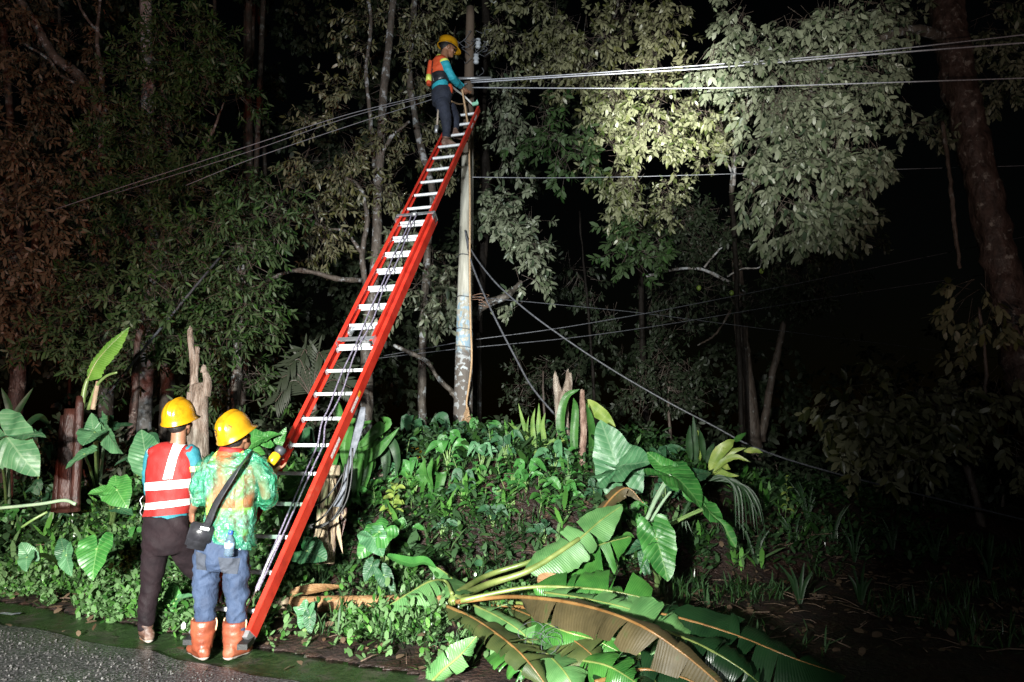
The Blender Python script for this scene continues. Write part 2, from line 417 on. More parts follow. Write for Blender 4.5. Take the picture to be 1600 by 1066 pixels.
m_rope = mat('purple_grey_rope', [(.4, (.07, .06, .1)), (.6, (.25, .22, .3))], 90, .7, .5, 150)
LB = P(394, 893, 5.8); LT = P(728, 184, 10.3)          # centres of the lowest and highest visible rung
LD = (LT - LB).normalized(); SP = (LT - LB).length / 24
LR = Vector((LD.y, -LD.x, 0)).normalized()              # along a rung, to the right
LN = LR.cross(LD).normalized()
if LN.y > 0: LN = -LN                                   # out of the climbing face, towards the camera
def lp(i, r=0.0, n=0.0): return LB + LD * (SP * i) + LR * r + LN * n
lad = thing('extension_ladder', on(LB.x, LB.y - .25), 'tall red extension ladder with silver rungs leaning against the utility pole', 'ladder')
def rail(i0, i1, r, n, side, depth, th=.03, t=.006):
    """channel rail: web on the outside, two flanges pointing in"""
    b = MB(); L = (lp(i1) - lp(i0)).length / 2; c = (lp(i0) + lp(i1)) / 2 + LR * r + LN * n; d = LD * L
    b.box(c + LR * (side * th / 2), d, LR * (t / 2), LN * (depth / 2))
    b.box(c + LN * (depth / 2 - t / 2), d, LR * (th / 2 - t / 2 - .0005), LN * (t / 2 - .0003))
    b.box(c - LN * (depth / 2 - t / 2), d, LR * (th / 2 - t / 2 - .0005), LN * (t / 2 - .0003))
    return b.mesh(False)
TB, TF0, TF1 = 15.35, 8.05, 24.45                         # base section top; fly section bottom and top, in rungs
HW, FW = .222, .178
for s in (-1, 1):
    r = ob('rail', rail(-1.55, TB, s * HW, 0, s, .102, .042), m_red, lad)
    r2 = ob('rail', rail(TF0, TF1, s * FW, .05, s, .08, .034), m_red, lad)
    if s > 0:
        b = MB()
        for i0, i1 in ((3.55, 4.25), (5.25, 5.85)):
            b = MB(); c = (lp(i0) + lp(i1)) / 2 + LR * (HW + .021 + .0036) ; b.box(c, LD * ((i1 - i0) * SP / 2), LR * .0006, LN * .016)
            ob('white_sticker', b.mesh(False), m_lab, r)
        b = MB(); c = lp(5.98) + LR * (HW + .0246); b.box(c, LD * .03, LR * .0006, LN * .016); ob('yellow_sticker', b.mesh(False), m_ylab, r)
        for i in (24.1, 23.35):
            b = MB(); b.box(lp(i - .6, FW + .0206, .05), LD * .07, LR * .0006, LN * .015); ob('white_sticker', b.mesh(False), m_lab, r2)
def rung_mesh(w):
    b = MB(); prof = []
    Z = Vector((0, 0, 1)); F = LR.cross(Z).normalized()
    pr = [(-.018, .014), (.018, .014), (.021, .006), (.013, -.016), (-.013, -.016), (-.021, .006)]
    G2 = []
    for x in (-w, w): G2.append([LR * x + F * a + Z * c for a, c in pr])
    b.grid(G2, wrap=True); b.f.append((5, 4, 3, 2, 1, 0)); b.f.append((6, 7, 8, 9, 10, 11))
    return b.mesh(False)
rb, rf = rung_mesh(HW - .012), rung_mesh(FW - .012)
for m_, me_ in ((rb, 0), (rf, 0)): m_.materials.append(m_rung)
def plate_mesh():
    b = MB(); b.box((0, 0, 0), LR * .004, LD * .028, LN * .026); b.box(LR * .008 - LD * .02, LR * .012, LD * .004, LN * .022)
    me = b.mesh(False); me.materials.append(m_alu); return me
pm = plate_mesh()
def put(me, name, parent, pos):
    o = bpy.data.objects.new(name, me); COL.objects.link(o); o.parent = parent; o.location = Vector(pos) - BASE[lad.name]; BASE[o.name] = BASE[lad.name]; return o
for i in range(-1, 16):
    if i == -1 or i < 15 or True:
        put(rb, 'rung', lad, lp(i))
        for s in (-1, 1): put(pm, 'rung_bracket', lad, lp(i, s * (HW - .006), 0))
for i in range(8, 25):
    put(rf, 'rung', lad, lp(i - .03, 0, .05))
# top bracket of the base section, rung locks, end caps, feet
b = MB(); b.box(lp(TB, 0, .09), LR * (HW + .02), LD * .018, LN * .008)
for s in (-1, 1): b.box(lp(TB - .1, s * (HW + .02), .03), LR * .004, LD * .06, LN * .065)
ob('guide_bracket', b.mesh(False), m_alu, lad)
b = MB(); b.box(lp(TF0 + .12, 0, .085), LR * (FW + .018), LD * .024, LN * .006)
for s in (-1, 1):
    b.box(lp(TF0 + .1, s * (FW + .021), .045), LR * .004, LD * .05, LN * .045)
    b.box(lp(TF0 + .75, s * (FW - .035), .03), LR * .012, LD * .06, LN * .03)
    b.tube([lp(TF0 + .5, s * (FW - .035), .05), lp(TF0 + 1.05, s * (FW - .05), .02)], .009, 6)
ob('rung_lock', b.mesh(False), m_alu, lad)
for s in (-1, 1):
    b = MB(); b.box(lp(TF1 + .02, s * FW, .045), LR * .02, LD * .02, LN * .04); ob('end_cap', b.mesh(False), m_blk, lad)
    b = MB(); f = lp(-1.55, s * HW, 0)
    b.box(f, LD * .05, LR * .019, LN * .05); ft = ob('foot', b.mesh(False), m_steel, lad)
    b = MB(); b.box(f - LD * .06 + Vector((0, -.02, 0)), Vector((.035, 0, 0)), Vector((0, .075, .01)), Vector((0, 0, .018))); ob('foot_pad', b.mesh(False), m_blk, ft)
b = MB(); b.tube([lp(TB - .12, -.03, .11), lp(TB - .12, .03, .11)], .028, 12); ob('pulley', b.mesh(), m_alu, lad)
# hauling rope: two falls down the middle, then along the right rail, tail at the foot
for dx, wob in ((-.03, 0), (.03, 2)):
    pts = []
    for k in range(17):
        i = lerp(TB - .15, 4.5, k / 16)
        pts.append(lp(i, dx + lerp(0, .10, k / 16) + .012 * math.sin(k * 1.3 + wob), .105 + .01 * math.cos(k * 1.1)))
    for k in range(1, 9):
        i = lerp(4.5, -.6, k / 8); pts.append(lp(i, lerp(.13 + dx, .165 + dx * .4, k / 8), .07))
    b = MB(); b.tube(bez(pts, 90), .0075, 6); ob('hauling_rope', b.mesh(), m_rope, lad)
b = MB(); b.tube(bez([lp(.9, .16, .07), P(418, 880, 5.72), P(404, 915, 5.6), P(386, 948, 5.5), P(381, 968, 5.5)], 24), .007, 6); ob('rope_tail', b.mesh(), mat('pale_rope', (.5, .48, .45), 40, .7), lad)

# grey webbing strap and black cable loops hanging from the right rail: things that hang on the ladder
m_web = mat('grey_webbing', [(.4, (.10, .11, .13)), (.6, (.17, .18, .21))], 14, .5, .2, 80)
b = MB(); pth = bez([P(566, 636, 6.95), P(561, 665, 6.9), P(549, 712, 6.8), P(538, 755, 6.7), P(527, 792, 6.6)], 22)
b.tube(pth, [(.036 + .012 * math.sin(k * .35), .004) for k in range(22)], 8, ref=(1, -.3, 0))
top('webbing_strap', b.mesh(), m_web, 'flat grey webbing strap hanging behind the right rail of the ladder', 'strap')
b = MB()
for pp in ([(540, 725), (532, 765), (512, 800), (494, 816), (484, 822)], [(546, 712), (540, 770), (522, 808), (500, 824), (482, 823)], [(536, 740), (520, 766), (503, 784), (492, 790)], [(551, 700), (549, 748), (540, 786), (520, 812), (486, 826)]):
    b.tube(bez([P(x, y, 6.5) for x, y in pp], 24), .008, 6)
top('black_cable', b.mesh(), m_blk, 'loops of thin black cable hanging beside the ladder over the dry banana stump', 'cable')

# ------------------------------------------------------------------ utility pole
PD = 10.55
def pole_mat():
    m = mat('weathered_pole', [(.3, (.10, .085, .065)), (.46, (.26, .25, .21)), (.6, (.38, .37, .32)), (.75, (.5, .49, .44))], 6, .75, .6, 35, stretch=(2.2, 2.2, .22), bdist=.012)
    nd, lk = nodes(m); b = nd['Principled BSDF']; base = b.inputs['Base Color'].links[0].from_socket
    tc = nd.new('ShaderNodeTexCoord'); sx = nd.new('ShaderNodeSeparateXYZ'); lk.new(tc.outputs['Object'], sx.inputs[0])
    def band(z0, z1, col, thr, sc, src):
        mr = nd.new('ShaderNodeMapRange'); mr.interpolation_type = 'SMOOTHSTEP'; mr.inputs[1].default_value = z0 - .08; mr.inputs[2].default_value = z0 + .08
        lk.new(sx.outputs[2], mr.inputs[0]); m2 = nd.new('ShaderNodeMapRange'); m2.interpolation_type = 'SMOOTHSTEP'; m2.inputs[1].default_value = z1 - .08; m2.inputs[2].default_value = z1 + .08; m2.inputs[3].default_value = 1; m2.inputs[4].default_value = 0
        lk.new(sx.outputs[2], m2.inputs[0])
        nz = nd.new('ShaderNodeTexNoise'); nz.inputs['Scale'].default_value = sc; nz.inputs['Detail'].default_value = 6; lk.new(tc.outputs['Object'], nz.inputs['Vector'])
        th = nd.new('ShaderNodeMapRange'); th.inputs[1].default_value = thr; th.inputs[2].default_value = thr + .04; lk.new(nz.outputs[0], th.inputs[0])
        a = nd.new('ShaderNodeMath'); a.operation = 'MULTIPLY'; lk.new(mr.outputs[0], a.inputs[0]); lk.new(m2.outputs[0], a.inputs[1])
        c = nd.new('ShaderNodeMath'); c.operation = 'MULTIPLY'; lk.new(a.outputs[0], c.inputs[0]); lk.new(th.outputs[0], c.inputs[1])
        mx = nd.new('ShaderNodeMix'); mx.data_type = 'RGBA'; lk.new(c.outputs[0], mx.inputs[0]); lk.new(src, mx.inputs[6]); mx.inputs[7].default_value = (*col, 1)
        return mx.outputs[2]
    s = band(-1, 1.5, (.10, .085, .075), .34, 5, base)          # stained foot
    s = band(1.45, 2.25, (.20, .29, .36), .5, 11, s)              # flaking blue paint
    s = band(1.0, 2.3, (.36, .39, .41), .57, 16, s)
    s = band(-.2, 1.4, (.28, .29, .30), .56, 14, s)             # pale flakes near the base
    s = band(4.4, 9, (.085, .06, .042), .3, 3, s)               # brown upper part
    lk.new(s, b.inputs['Base Color']); return m
def rod(px0, py0, px1, py1, Y0, Y1): return P(px0, py0, Y0), P(px1, py1, Y1)
pb = P(722, 730, PD); pt = P(735, 12, PD + .1)
pole = thing('utility_pole', on(pb.x, pb.y), 'weathered utility pole with flaking blue paint behind the tall ladder', 'utility pole')
b = MB(); n = 40
b.tube([pb.lerp(pt, k / (n - 1)) for k in range(n)], [lerp(.155, .062, (k / (n - 1)) ** .8) * (1 + .02 * noise.noise((k * .6, 0, 0))) for k in range(n)], 24)
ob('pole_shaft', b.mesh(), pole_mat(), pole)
m_wire = mat('aluminium_cable', [(.4, (.28, .29, .33)), (.6, (.42, .43, .48))], 40, .45, metal=.3)
m_dimw = mat('unlit_cable', [(.4, (.10, .10, .115)), (.6, (.17, .17, .19))], 40, .5)  # cable grey lowered to imitate the left run fading into darkness
m_bcab = mat('grey_black_cable', [(.4, (.05, .052, .06)), (.6, (.10, .105, .12))], 40, .45)
m_insul = mat('insulator_porcelain', [(.3, (.2, .22, .25)), (.7, (.4, .42, .45))], 12, .25)
b = MB(); q = P(737, 128, PD); b.tube([q + Vector((-.3, -.1, 0)), q + Vector((.3, -.1, .01))], .022, 8); ob('cross_bracket', b.mesh(), m_steel, pole)
for x, y in ((744, 92), (747, 68)):
    b = MB(); q = P(x, y, PD - .12); b.lathe([(.02, -.08), (.045, -.06), (.03, -.03), (.05, 0), (.032, .03), (.045, .06), (.015, .08)], q, (0, 0, 1), 14); ob('insulator', b.mesh(), m_insul, pole)
b = MB()
for k in range(11):                                       # tangle of bare jumper wires at the pole head
    c = P(742 + random.uniform(-14, 16), 80 + random.uniform(-34, 30), PD - .1); pp = [c]
    for j in range(5): pp.append(pp[-1] + Vector((random.uniform(-.11, .11), random.uniform(-.08, .08), random.uniform(-.11, .09))))
    b.tube(bez(pp, 14), .0045, 5)
ob('jumper_wire', b.mesh(), m_bcab, pole)
for y in (465, 515, 543, 400):                            # tie wires round the shaft
    c = P(lerp(722, 735, (730 - y) / 718.), y, PD); r = lerp(.155, .062, ((730 - y) / 718.) ** .8) + .004
    b = MB(); b.tube([c + Vector((math.cos(a) * r, math.sin(a) * r, .01 * math.sin(a * 2))) for a in np.linspace(0, 6.283, 18)], .006, 5, cap=False); ob('tie_wire', b.mesh(), m_bcab, pole)
b = MB()
for s in range(3): b.tube(bez([P(738, 462 + s * 3, PD - .16), P(752, 459 + s * 5, PD - .2), P(764, 462 + s * 9, PD - .16), P(748, 470 + s * 3, PD - .2)], 14), .005, 5)
ob('loose_wire_end', b.mesh(), mat('copper_wire', (.16, .09, .06), 20, .4), pole)

# tan hand line hanging down the pole with a frayed end
m_tan = mat('tan_rope', [(.35, (.28, .17, .09)), (.65, (.5, .34, .2))], 60, .75, .5, 150)
hl = thing('hand_line', P(729, 655, PD - .2), 'tan rope with a frayed end hanging down the utility pole', 'rope')
b = MB(); b.tube(bez([P(722, 140, 10.0), P(727, 170, 10.1), P(732, 210, 10.22), P(734, 300, 10.3), P(734, 420, 10.3), P(735, 500, 10.3), P(737, 560, 10.28), P(733, 600, 10.28), P(729, 628, 10.28), P(730, 638, 10.28)], 60), .014, 8); ob('rope', b.mesh(), m_tan, hl)
b = MB()
for k in range(46):
    a = P(730 + random.uniform(-2, 2), 636, 10.28); e = P(730 + random.gauss(-1, 5), 664 + random.uniform(-8, 8), 10.28) + Vector((0, random.uniform(-.05, .05), 0))
    b.tube([a, a.lerp(e, .5) + Vector((random.uniform(-.02, .02), 0, 0)), e], .004, 4)
ob('frayed_end', b.mesh(), m_tan, hl)

# ------------------------------------------------------------------ overhead cables
def cable(pts, r, m, label, group=None, n=60):
    b = MB(); b.tube(bez([P(*p) for p in pts], n), r * .68, 6)
    return top('overhead_cable', b.mesh(), m, label, 'cable', group)
cable([(735, 126, 10.5), (900, 116, 10.2), (1100, 102, 9.9), (1330, 84, 9.6), (1640, 50, 9.2)], .013, m_wire, 'topmost overhead cable of the pair running right from the pole top')
cable([(736, 129, 10.45), (900, 119, 10.15), (1100, 107, 9.85), (1330, 88, 9.55), (1640, 64, 9.1)], .017, m_wire, 'thicker lower overhead cable of the upper pair running right')
cable([(738, 137, 10.4), (900, 138, 10.0), (1100, 138, 9.7), (1330, 131, 9.4), (1640, 121, 9.1)], .013, m_wire, 'single overhead cable just below the upper pair, running right from the worker')
cable([(730, 130, 10.5), (672, 147, 10.7), (540, 180, 10.6), (380, 231, 10.5), (180, 296, 10.4), (90, 326, 10.4)], .009, m_dimw, 'upper overhead cable running left from the pole into the dark trees')
cable([(730, 131, 10.5), (672, 149.5, 10.7), (540, 185, 10.6), (380, 240, 10.5), (180, 302, 10.4)], .007, m_dimw, 'overhead cable hanging just under the upper left cable')
cable([(730, 138, 10.45), (670, 157, 10.7), (560, 192, 10.6), (400, 246, 10.5), (290, 290, 10.4)], .008, m_dimw, 'lowest of the three cables running left from the pole')
cable([(736, 277, 10.5), (860, 278, 10.8), (1000, 276, 11.2), (1140, 272, 11.6), (1640, 258, 12.5)], .008, m_wire, 'thin level cable running right across the hanging foliage')
cable([(728, 366, 10.4), (737, 392, 10.3), (760, 425, 10.0), (790, 457, 9.8), (850, 506, 9.5), (960, 580, 9.2), (1100, 658, 8.9), (1250, 724, 8.8), (1640, 822, 9.2)], .017, m_bcab, 'long sagging service cable falling from the pole to the lower right')
cable([(727, 360, 10.4), (735, 405, 10.3), (752, 450, 10.1), (775, 500, 9.9), (806, 560, 9.7), (832, 606, 9.5), (872, 654, 9.3)], .02, m_bcab, 'short black cable dropping from the pole to the split stump')
cable([(738, 464, 10.4), (860, 475, 10.8), (1000, 489, 11.4), (1140, 507, 12), (1640, 570, 14)], .008, m_bcab, 'thin cable sloping down to the right from half way up the pole')
cable([(600, 556, 11.6), (700, 538, 11.2), (740, 531, 11.0), (860, 515, 11.0), (985, 494, 11.2), (1060, 480, 11.5), (1300, 432, 12.3), (1640, 362, 13.5)], .010, m_bcab, 'upper of two cables rising to the right behind the pole shaft')
cable([(590, 560, 11.6), (700, 547, 11.2), (740, 543, 11.0), (900, 527, 11.2), (1060, 504, 11.6), (1300, 464, 12.3), (1640, 415, 13.5)], .009, m_bcab, 'lower of two cables rising to the right behind the pole shaft')
# ------------------------------------------------------------------ people
def organic(b, voxel=.011, it=6, fac=.5):
    """fuse closed shapes into one skin"""
    me = b.mesh(False); o = bpy.data.objects.new('tmp', me); COL.objects.link(o)
    r = o.modifiers.new('r', 'REMESH'); r.mode = 'VOXEL'; r.voxel_size = voxel
    s = o.modifiers.new('s', 'SMOOTH'); s.factor = fac; s.iterations = it
    dg = bpy.context.evaluated_depsgraph_get(); dg.update()
    out = bpy.data.meshes.new_from_object(o.evaluated_get(dg)); bpy.data.objects.remove(o); bpy.data.meshes.remove(me)
    out.shade_smooth(); return out
def displace(me, fn):
    n = len(me.vertices); co = np.empty(n * 3, np.float32); me.vertices.foreach_get('co', co); co = co.reshape(-1, 3)
    nn = np.empty(n * 3, np.float32); me.vertices.foreach_get('normal', nn); nn = nn.reshape(-1, 3)
    d = np.array([fn(c, k) for c, k in zip(co, nn)], np.float32)
    me.vertices.foreach_set('co', (co + nn * d[:, None]).ravel()); me.update(); return me
def cut(me, planes, offset=0.0, facing=None, copy=True):
    """keep what lies on the positive side of every plane, pushed out along the normals"""
    bm = bmesh.new(); bm.from_mesh(me)
    for p, n in planes:
        bmesh.ops.bisect_plane(bm, geom=bm.verts[:] + bm.edges[:] + bm.faces[:], plane_co=Vector(p), plane_no=Vector(n), clear_inner=True)
    if facing is not None:
        bmesh.ops.delete(bm, geom=[f for f in bm.faces if f.normal.dot(Vector(facing)) < .12], context='FACES')
    bm.normal_update()
    nr = [v.normal.copy() for v in bm.verts]
    for v, k in zip(bm.verts, nr): v.co += k * offset
    out = bpy.data.meshes.new('cut'); bm.to_mesh(out); bm.free(); out.shade_smooth(); return out
def line_plane(pa, pb, up=True):
    """plane through two points, containing the viewing direction; positive side above the line"""
    pa, pb = Vector(pa), Vector(pb); d = (pb - pa); n = Vector((-d.z, 0, d.x)).normalized()
    if n.z < 0: n = -n
    return (pa, n if up else -n)
def frame(f, u):
    f = Vector(f).normalized(); u = Vector(u); u = (u - f * u.dot(f)).normalized(); r = f.cross(u)
    return Matrix((r, f, u)).transposed()
def head(b, c, R):
    T = lambda x, y, z: Vector(c) + R @ Vector((x, y, z))
    b.ell(T(0, -.008, .02), (.076, .096, .104), R); b.ell(T(0, .03, -.058), (.056, .068, .062), R)
    b.ell(T(0, .082, -.088), (.026, .02, .022), R); b.tube([T(0, .086, .018), T(0, .108, -.012), T(0, .112, -.026)], [.008, .012, .015], 8)
    b.ell(T(0, .092, -.055), (.026, .014, .012), R); b.ell(T(0, .082, .034), (.05, .018, .012), R)
    for s in (-1, 1):
        b.ell(T(s * .077, -.004, -.012), (.011, .022, .034), R); b.ell(T(s * .04, .062, -.025), (.024, .026, .026), R)
def eyes_hair(par, c, R, m_h, cutz=-.06):
    T = lambda x, y, z: Vector(c) + R @ Vector((x, y, z))
    for s in (-1, 1):
        b = MB(); b.ell(T(s * .032, .081, .012), (.013, .010, .008), R, 10, 8); ob('eye', b.mesh(), m_eye, par)
    b = MB(); b.ell(T(0, -.014, .022), (.0805, .1, .108), R, 24, 16)
    ob('hair', cut(b.mesh(), [(T(0, .02, .045), R @ Vector((0, -.75, .66))), (T(0, -.1, cutz), R @ Vector((0, 0, 1)))]), m_h, par)
def hand(b, w, d, n, th=1, curl=(.5, .8, .6), spread=.1, L=1.0):
    """w wrist, d pointing along the palm, n the side the fingers close to, th which side the thumb is on"""
    d = Vector(d).normalized(); n = Vector(n); n = (n - d * n.dot(d)).normalized(); s = d.cross(n) * th
    w = Vector(w); b.tube([w - d * .01, w + d * .03, w + d * .085], [(.026, .018), (.038, .016), (.040, .013)], 10, ref=s)
    for k, (x, ln) in enumerate(((.030, .072), (.010, .08), (-.010, .074), (-.028, .058))):
        p = w + d * .082 + s * x; q = d; pts = [p - d * .03, p]
        a = 0
        for j in range(3):
            a += curl[j] * (1 + .08 * k); q = (d * math.cos(a) + n * math.sin(a) + s * (x * spread * 10 * .3)).normalized(); p = p + q * (ln * L * (.44, .32, .24)[j]); pts.append(p)
        b.tube(pts, [.0095, .0098, .009, .0082, .0068], 8)
    p = w + d * .03 + s * .032; t1 = (d * .55 + s * .75 + n * .3).normalized(); t2 = (d * .7 + s * .1 + n * .75).normalized()
    b.tube([w + d * .015 + s * .012, p, p + t1 * .035, p + t1 * .035 + t2 * .03, p + t1 * .03 + t2 * .052], [.013, .0135, .0115, .010, .0075], 8)
def helmet(par, c, R, m, emblem=None, s=1.0):
    """ridged shell with a peak in front, lip all round and a sweat band inside"""
    T = lambda x, y, z: Vector(c) + R @ (Vector((x, y, z)) * s)
    def sh(a, e, k=1.0):
        ca, sa, ce, se = math.cos(a), math.sin(a), math.cos(e), math.sin(e)
        x, y, z = .118 * ca * ce ** .82, (.146 if sa > 0 else .142) * sa * ce ** .82, .138 * se ** .95
        rg = .017 * math.exp(-(abs(x) / .013) ** 1.6) * smooth(se * 1.6) + .005 * math.exp(-((abs(x) - .045) / .012) ** 2) * smooth(se * 1.5)
        r = 1 + rg / .14; return Vector((x * r * k, y * r * k, z * r * k))
    rows = []; na = 64
    def ring(f): rows.append([T(*f(2 * math.pi * j / na)) for j in range(na)])
    def lip(a, out, z):
        p = sh(a, 0); q = Vector((p.x, p.y, 0)); ext = out + (.045 * max(0, math.sin(a)) ** 3 if out > .005 else 0)
        return q + q.normalized() * ext + Vector((0, 0, z - .02 * max(0, math.sin(a)) ** 2 * (out > .005) - .012 * max(0, -math.sin(a))))
    ring(lambda a: sh(a, 0, .965) + Vector((0, 0, .02))); ring(lambda a: lip(a, -.003, -.024)); ring(lambda a: lip(a, .012, -.03)); ring(lambda a: lip(a, .013, -.026)); ring(lambda a: lip(a, .003, -.014))
    for e in np.linspace(.02, math.pi / 2 - .02, 16): ring(lambda a: sh(a, e))
    b = MB(); o = b.n; b.grid(rows, wrap=True); n = len(rows); b.f.append(tuple((n - 1) * na + k for k in range(na)))
    h = ob('helmet', b.mesh(), m, par)
    b = MB(); rr = [[T(*(lambda p: (p.x * .9, p.y * .9, z))(sh(2 * math.pi * j / 40, 0))) for j in range(40)] for z in (-.035, .015)]
    b.grid(rr, wrap=True); ob('sweat_band', b.mesh(), m_blk, h)
    return h, sh, T
def gear(par, sh, T, a0, e0, m, size=.03):
    """printed cogwheel with a cross, laid on the shell"""
    b = MB(); C = sh(a0, e0); nrm = C.normalized(); up = Vector((0, 0, 1)); up = (up - nrm * up.dot(nrm)).normalized(); rt = up.cross(nrm)
    def on_(u, v):
        p = C + rt * u + up * v; a = math.atan2(p.y / .142, p.x / .118); k = p.z / math.hypot(p.x / .118, p.y / .142); lo, hi = 0.0, 1.5
        for _ in range(30):
            e = (lo + hi) / 2
            if .138 * math.sin(e) ** .95 / math.cos(e) ** .82 < k: lo = e
            else: hi = e
        q = sh(a, lo); return T(*(q * (1 + .0014 / q.length)))
    N = 44; ro, ri = [], []
    for k in range(N):
        r = size * (1.0 if (k % 4) < 2 else .82); a = 2 * math.pi * k / N
        ro.append(on_(r * math.cos(a), r * math.sin(a))); ri.append(on_(size * .62 * math.cos(a), size * .62 * math.sin(a)))
    b.grid([ri, ro], wrap=True)
    for hx, hy in ((.34, .11), (.11, .34)):
        b.grid([[on_(size * hx * i, size * hy * j) for i in (-1, 0, 1)] for j in (-1, 0, 1)])
    ob('cogwheel_emblem', b.mesh(False), m, par)

m_skin = mat('skin', [(.3, (.17, .075, .04)), (.7, (.26, .125, .075))], 18, .5, .1, 90)
m_eye = mat('eye', [(.4, (.02, .015, .012)), (.6, (.05, .04, .035))], 90, .2)
m_hair = mat('black_hair', (.008, .007, .007), 40, .5, .5, 140, stretch=(1, 1, 3))
m_helm = mat('yellow_helmet_shell', [(.3, (.22, .10, .004)), (.45, (.38, .185, .005)), (.7, (.44, .22, .006))], 9, .2, .08, 40, coat=.4, rough2=.5)
m_ink = mat('black_print', (.02, .02, .02), 20, .5)
m_red_v = mat('red_vest_cloth', [(.3, (.19, .006, .005)), (.7, (.28, .010, .008))], 8, .7, .3, 120)
m_or_v = mat('orange_vest_cloth', [(.3, (.46, .05, .014)), (.7, (.60, .085, .022))], 8, .7, .3, 120)
m_refl = mat('reflective_tape', [(.35, (.60, .55, .55)), (.6, (.8, .76, .75))], 22, .4, .25, 40)
m_lime = mat('lime_reflective_tape', [(.3, (.55, .62, .08)), (.7, (.7, .75, .2))], 22, .45)
m_teal = mat('teal_shirt_cloth', [(.3, (.008, .10, .13)), (.7, (.015, .17, .21))], 9, .75, .4, 70)
m_btl = mat('bright_teal_sleeve', [(.3, (.01, .22, .30)), (.7, (.02, .34, .42))], 9, .7, .3, 70)
m_sleeve_shade = mat('shaded_sleeve', [(.3, (.012, .028, .022)), (.7, (.03, .05, .04))], 9, .8, .3, 70)  # sleeve in shadow, its shade put into the colour
m_drk = mat('dark_maroon_trousers', [(.3, (.005, .0025, .004)), (.7, (.015, .008, .010))], 7, .7, .6, 30, rough2=.9, spec=.2)
m_navy = mat('navy_trousers', [(.3, (.007, .010, .020)), (.7, (.018, .023, .042))], 9, .85, .5, 40)
m_jean = mat('blue_denim', [(.3, (.012, .020, .045)), (.5, (.024, .042, .088)), (.74, (.045, .07, .13))], 5, .8, .9, 40, stretch=(1, 1, .6))
m_boot = mat('terracotta_boot_leather', [(.3, (.10, .022, .012)), (.5, (.22, .053, .025)), (.7, (.29, .09, .046))], 6, .3, .6, 24, rough2=.65)
m_sole = mat('pale_boot_sole', [(.3, (.30, .24, .2)), (.7, (.5, .44, .4))], 20, .7)
m_shoe = mat('muddy_brown_shoe', [(.3, (.03, .014, .010)), (.55, (.10, .05, .035)), (.72, (.3, .24, .2))], 12, .55, .4, 30)
m_shoe2 = mat('dusty_work_boot', [(.3, (.06, .032, .022)), (.55, (.17, .105, .08)), (.72, (.33, .26, .23))], 12, .6, .4, 30)
m_bag = mat('black_bag_fabric', [(.3, (.010, .010, .012)), (.7, (.028, .028, .034))], 14, .45, .3, 60, rough2=.3)

def folds(a=.006, f=(9, 9, 20), seed=0.0, a2=.004):
    return lambda c, n: a * noise.noise((c[0] * f[0] + seed, c[1] * f[1], c[2] * f[2])) + a2 * noise.noise((c[0] * 30, c[1] * 30 + seed, c[2] * 38)) 
def boot(par, name, shaft_top, ankle, heel, toe, r0, r1, m, sole_m, w=.05, sole_h=.022, tall=True):
    """shaft, foot and heel in one skin, sole under it"""
    b = MB(); heel, toe, ankle = Vector(heel), Vector(toe), Vector(ankle); d = (toe - heel); d.z = 0; dl = d.length; dn = d.normalized(); zz = Vector((0, 0, 1))
    if tall: b.tube([shaft_top, Vector(shaft_top).lerp(ankle, .5), ankle, ankle - zz * .03], [r0, r0 * .97, r1, r1], 16)
    else: b.tube([ankle + zz * .05, ankle, ankle - zz * .03], [r1 * 1.05, r1, r1], 14)
    z0 = heel.z
    b.tube([heel + zz * .055 - dn * .005, heel + zz * .055 + dn * dl * .25, heel + zz * .05 + dn * dl * .55, heel + zz * .042 + dn * dl * .8, heel + zz * .036 + dn * dl * .96], [(w * .82, .052), (w * .9, .055), (w, .048), (w * .98, .040), (w * .7, .028)], 16, ref=dn.cross(zz))
    b.ell(heel + zz * .04 + dn * dl * .86, (w * .9, w * .9, .036)); b.ell(heel + zz * .05 + dn * dl * .04, (w * .8, w * .7, .05))
    me = organic(b, .008, 5); me = displace(me, folds(.004, (14, 14, 30), 2, .002))
    up = cut(me, [((0, 0, z0 + sole_h), (0, 0, 1))]); lo = cut(me, [((0, 0, z0 + sole_h + .003), (0, 0, -1))], .004)
    bo = ob(name, up, m, par); ob('sole', lo, sole_m, bo); return bo

# --- person in the red vest
Y1 = 5.85
def J1(px, py, dy=0): return P(px, py, Y1 + dy)
f1 = J1(228, 1003); per1 = thing('person', (f1.x, f1.y, f1.z), 'person in a red reflective vest and dark trousers looking up beside the ladder', 'person', 'line workers in yellow helmets')
h1, R1 = J1(281, 662, .02), frame((.18, .93, .30), (-.04, -.25, 1))
toe_l = J1(222, 1006, .17); ank_r = J1(342, 952, .35); ft_r = J1(345, 962, .37)
b = MB(); head(b, h1, R1)
b.tube([h1 + R1 @ Vector((0, -.02, -.04)), J1(279, 690), J1(272, 706)], [.056, .058, .07], 14)
tor1 = [(J1(272, 702), (.13, .08)), (J1(270, 716), (.175, .105)), (J1(268, 745), (.175, .12)), (J1(263, 790), (.158, .115)), (J1(258, 822), (.165, .12)), (J1(258, 850), (.155, .12))]
b.tube([p for p, r in tor1], [(r[0] * .93, r[1] * .93) for p, r in tor1], 24, ref=(1, 0, 0))
legL = [(J1(243, 848), .088), (J1(240, 880), .082), (J1(236, 915), .064), (J1(230, 948), .058), (J1(228, 985), .045)]
legR = [(J1(280, 850, .04), .088), (J1(302, 882, .16), .08), (J1(322, 912, .28), .064), (J1(335, 935, .34), .055), (ank_r, .045)]
for L in (legL, legR): b.tube([p for p, r in L], [r * .88 for p, r in L], 14)
armR = [(J1(297, 708), .058), (J1(303, 735), .05), (J1(307, 768), .043), (J1(303, 782, .02), .04), (J1(298, 797, .04), .03)]
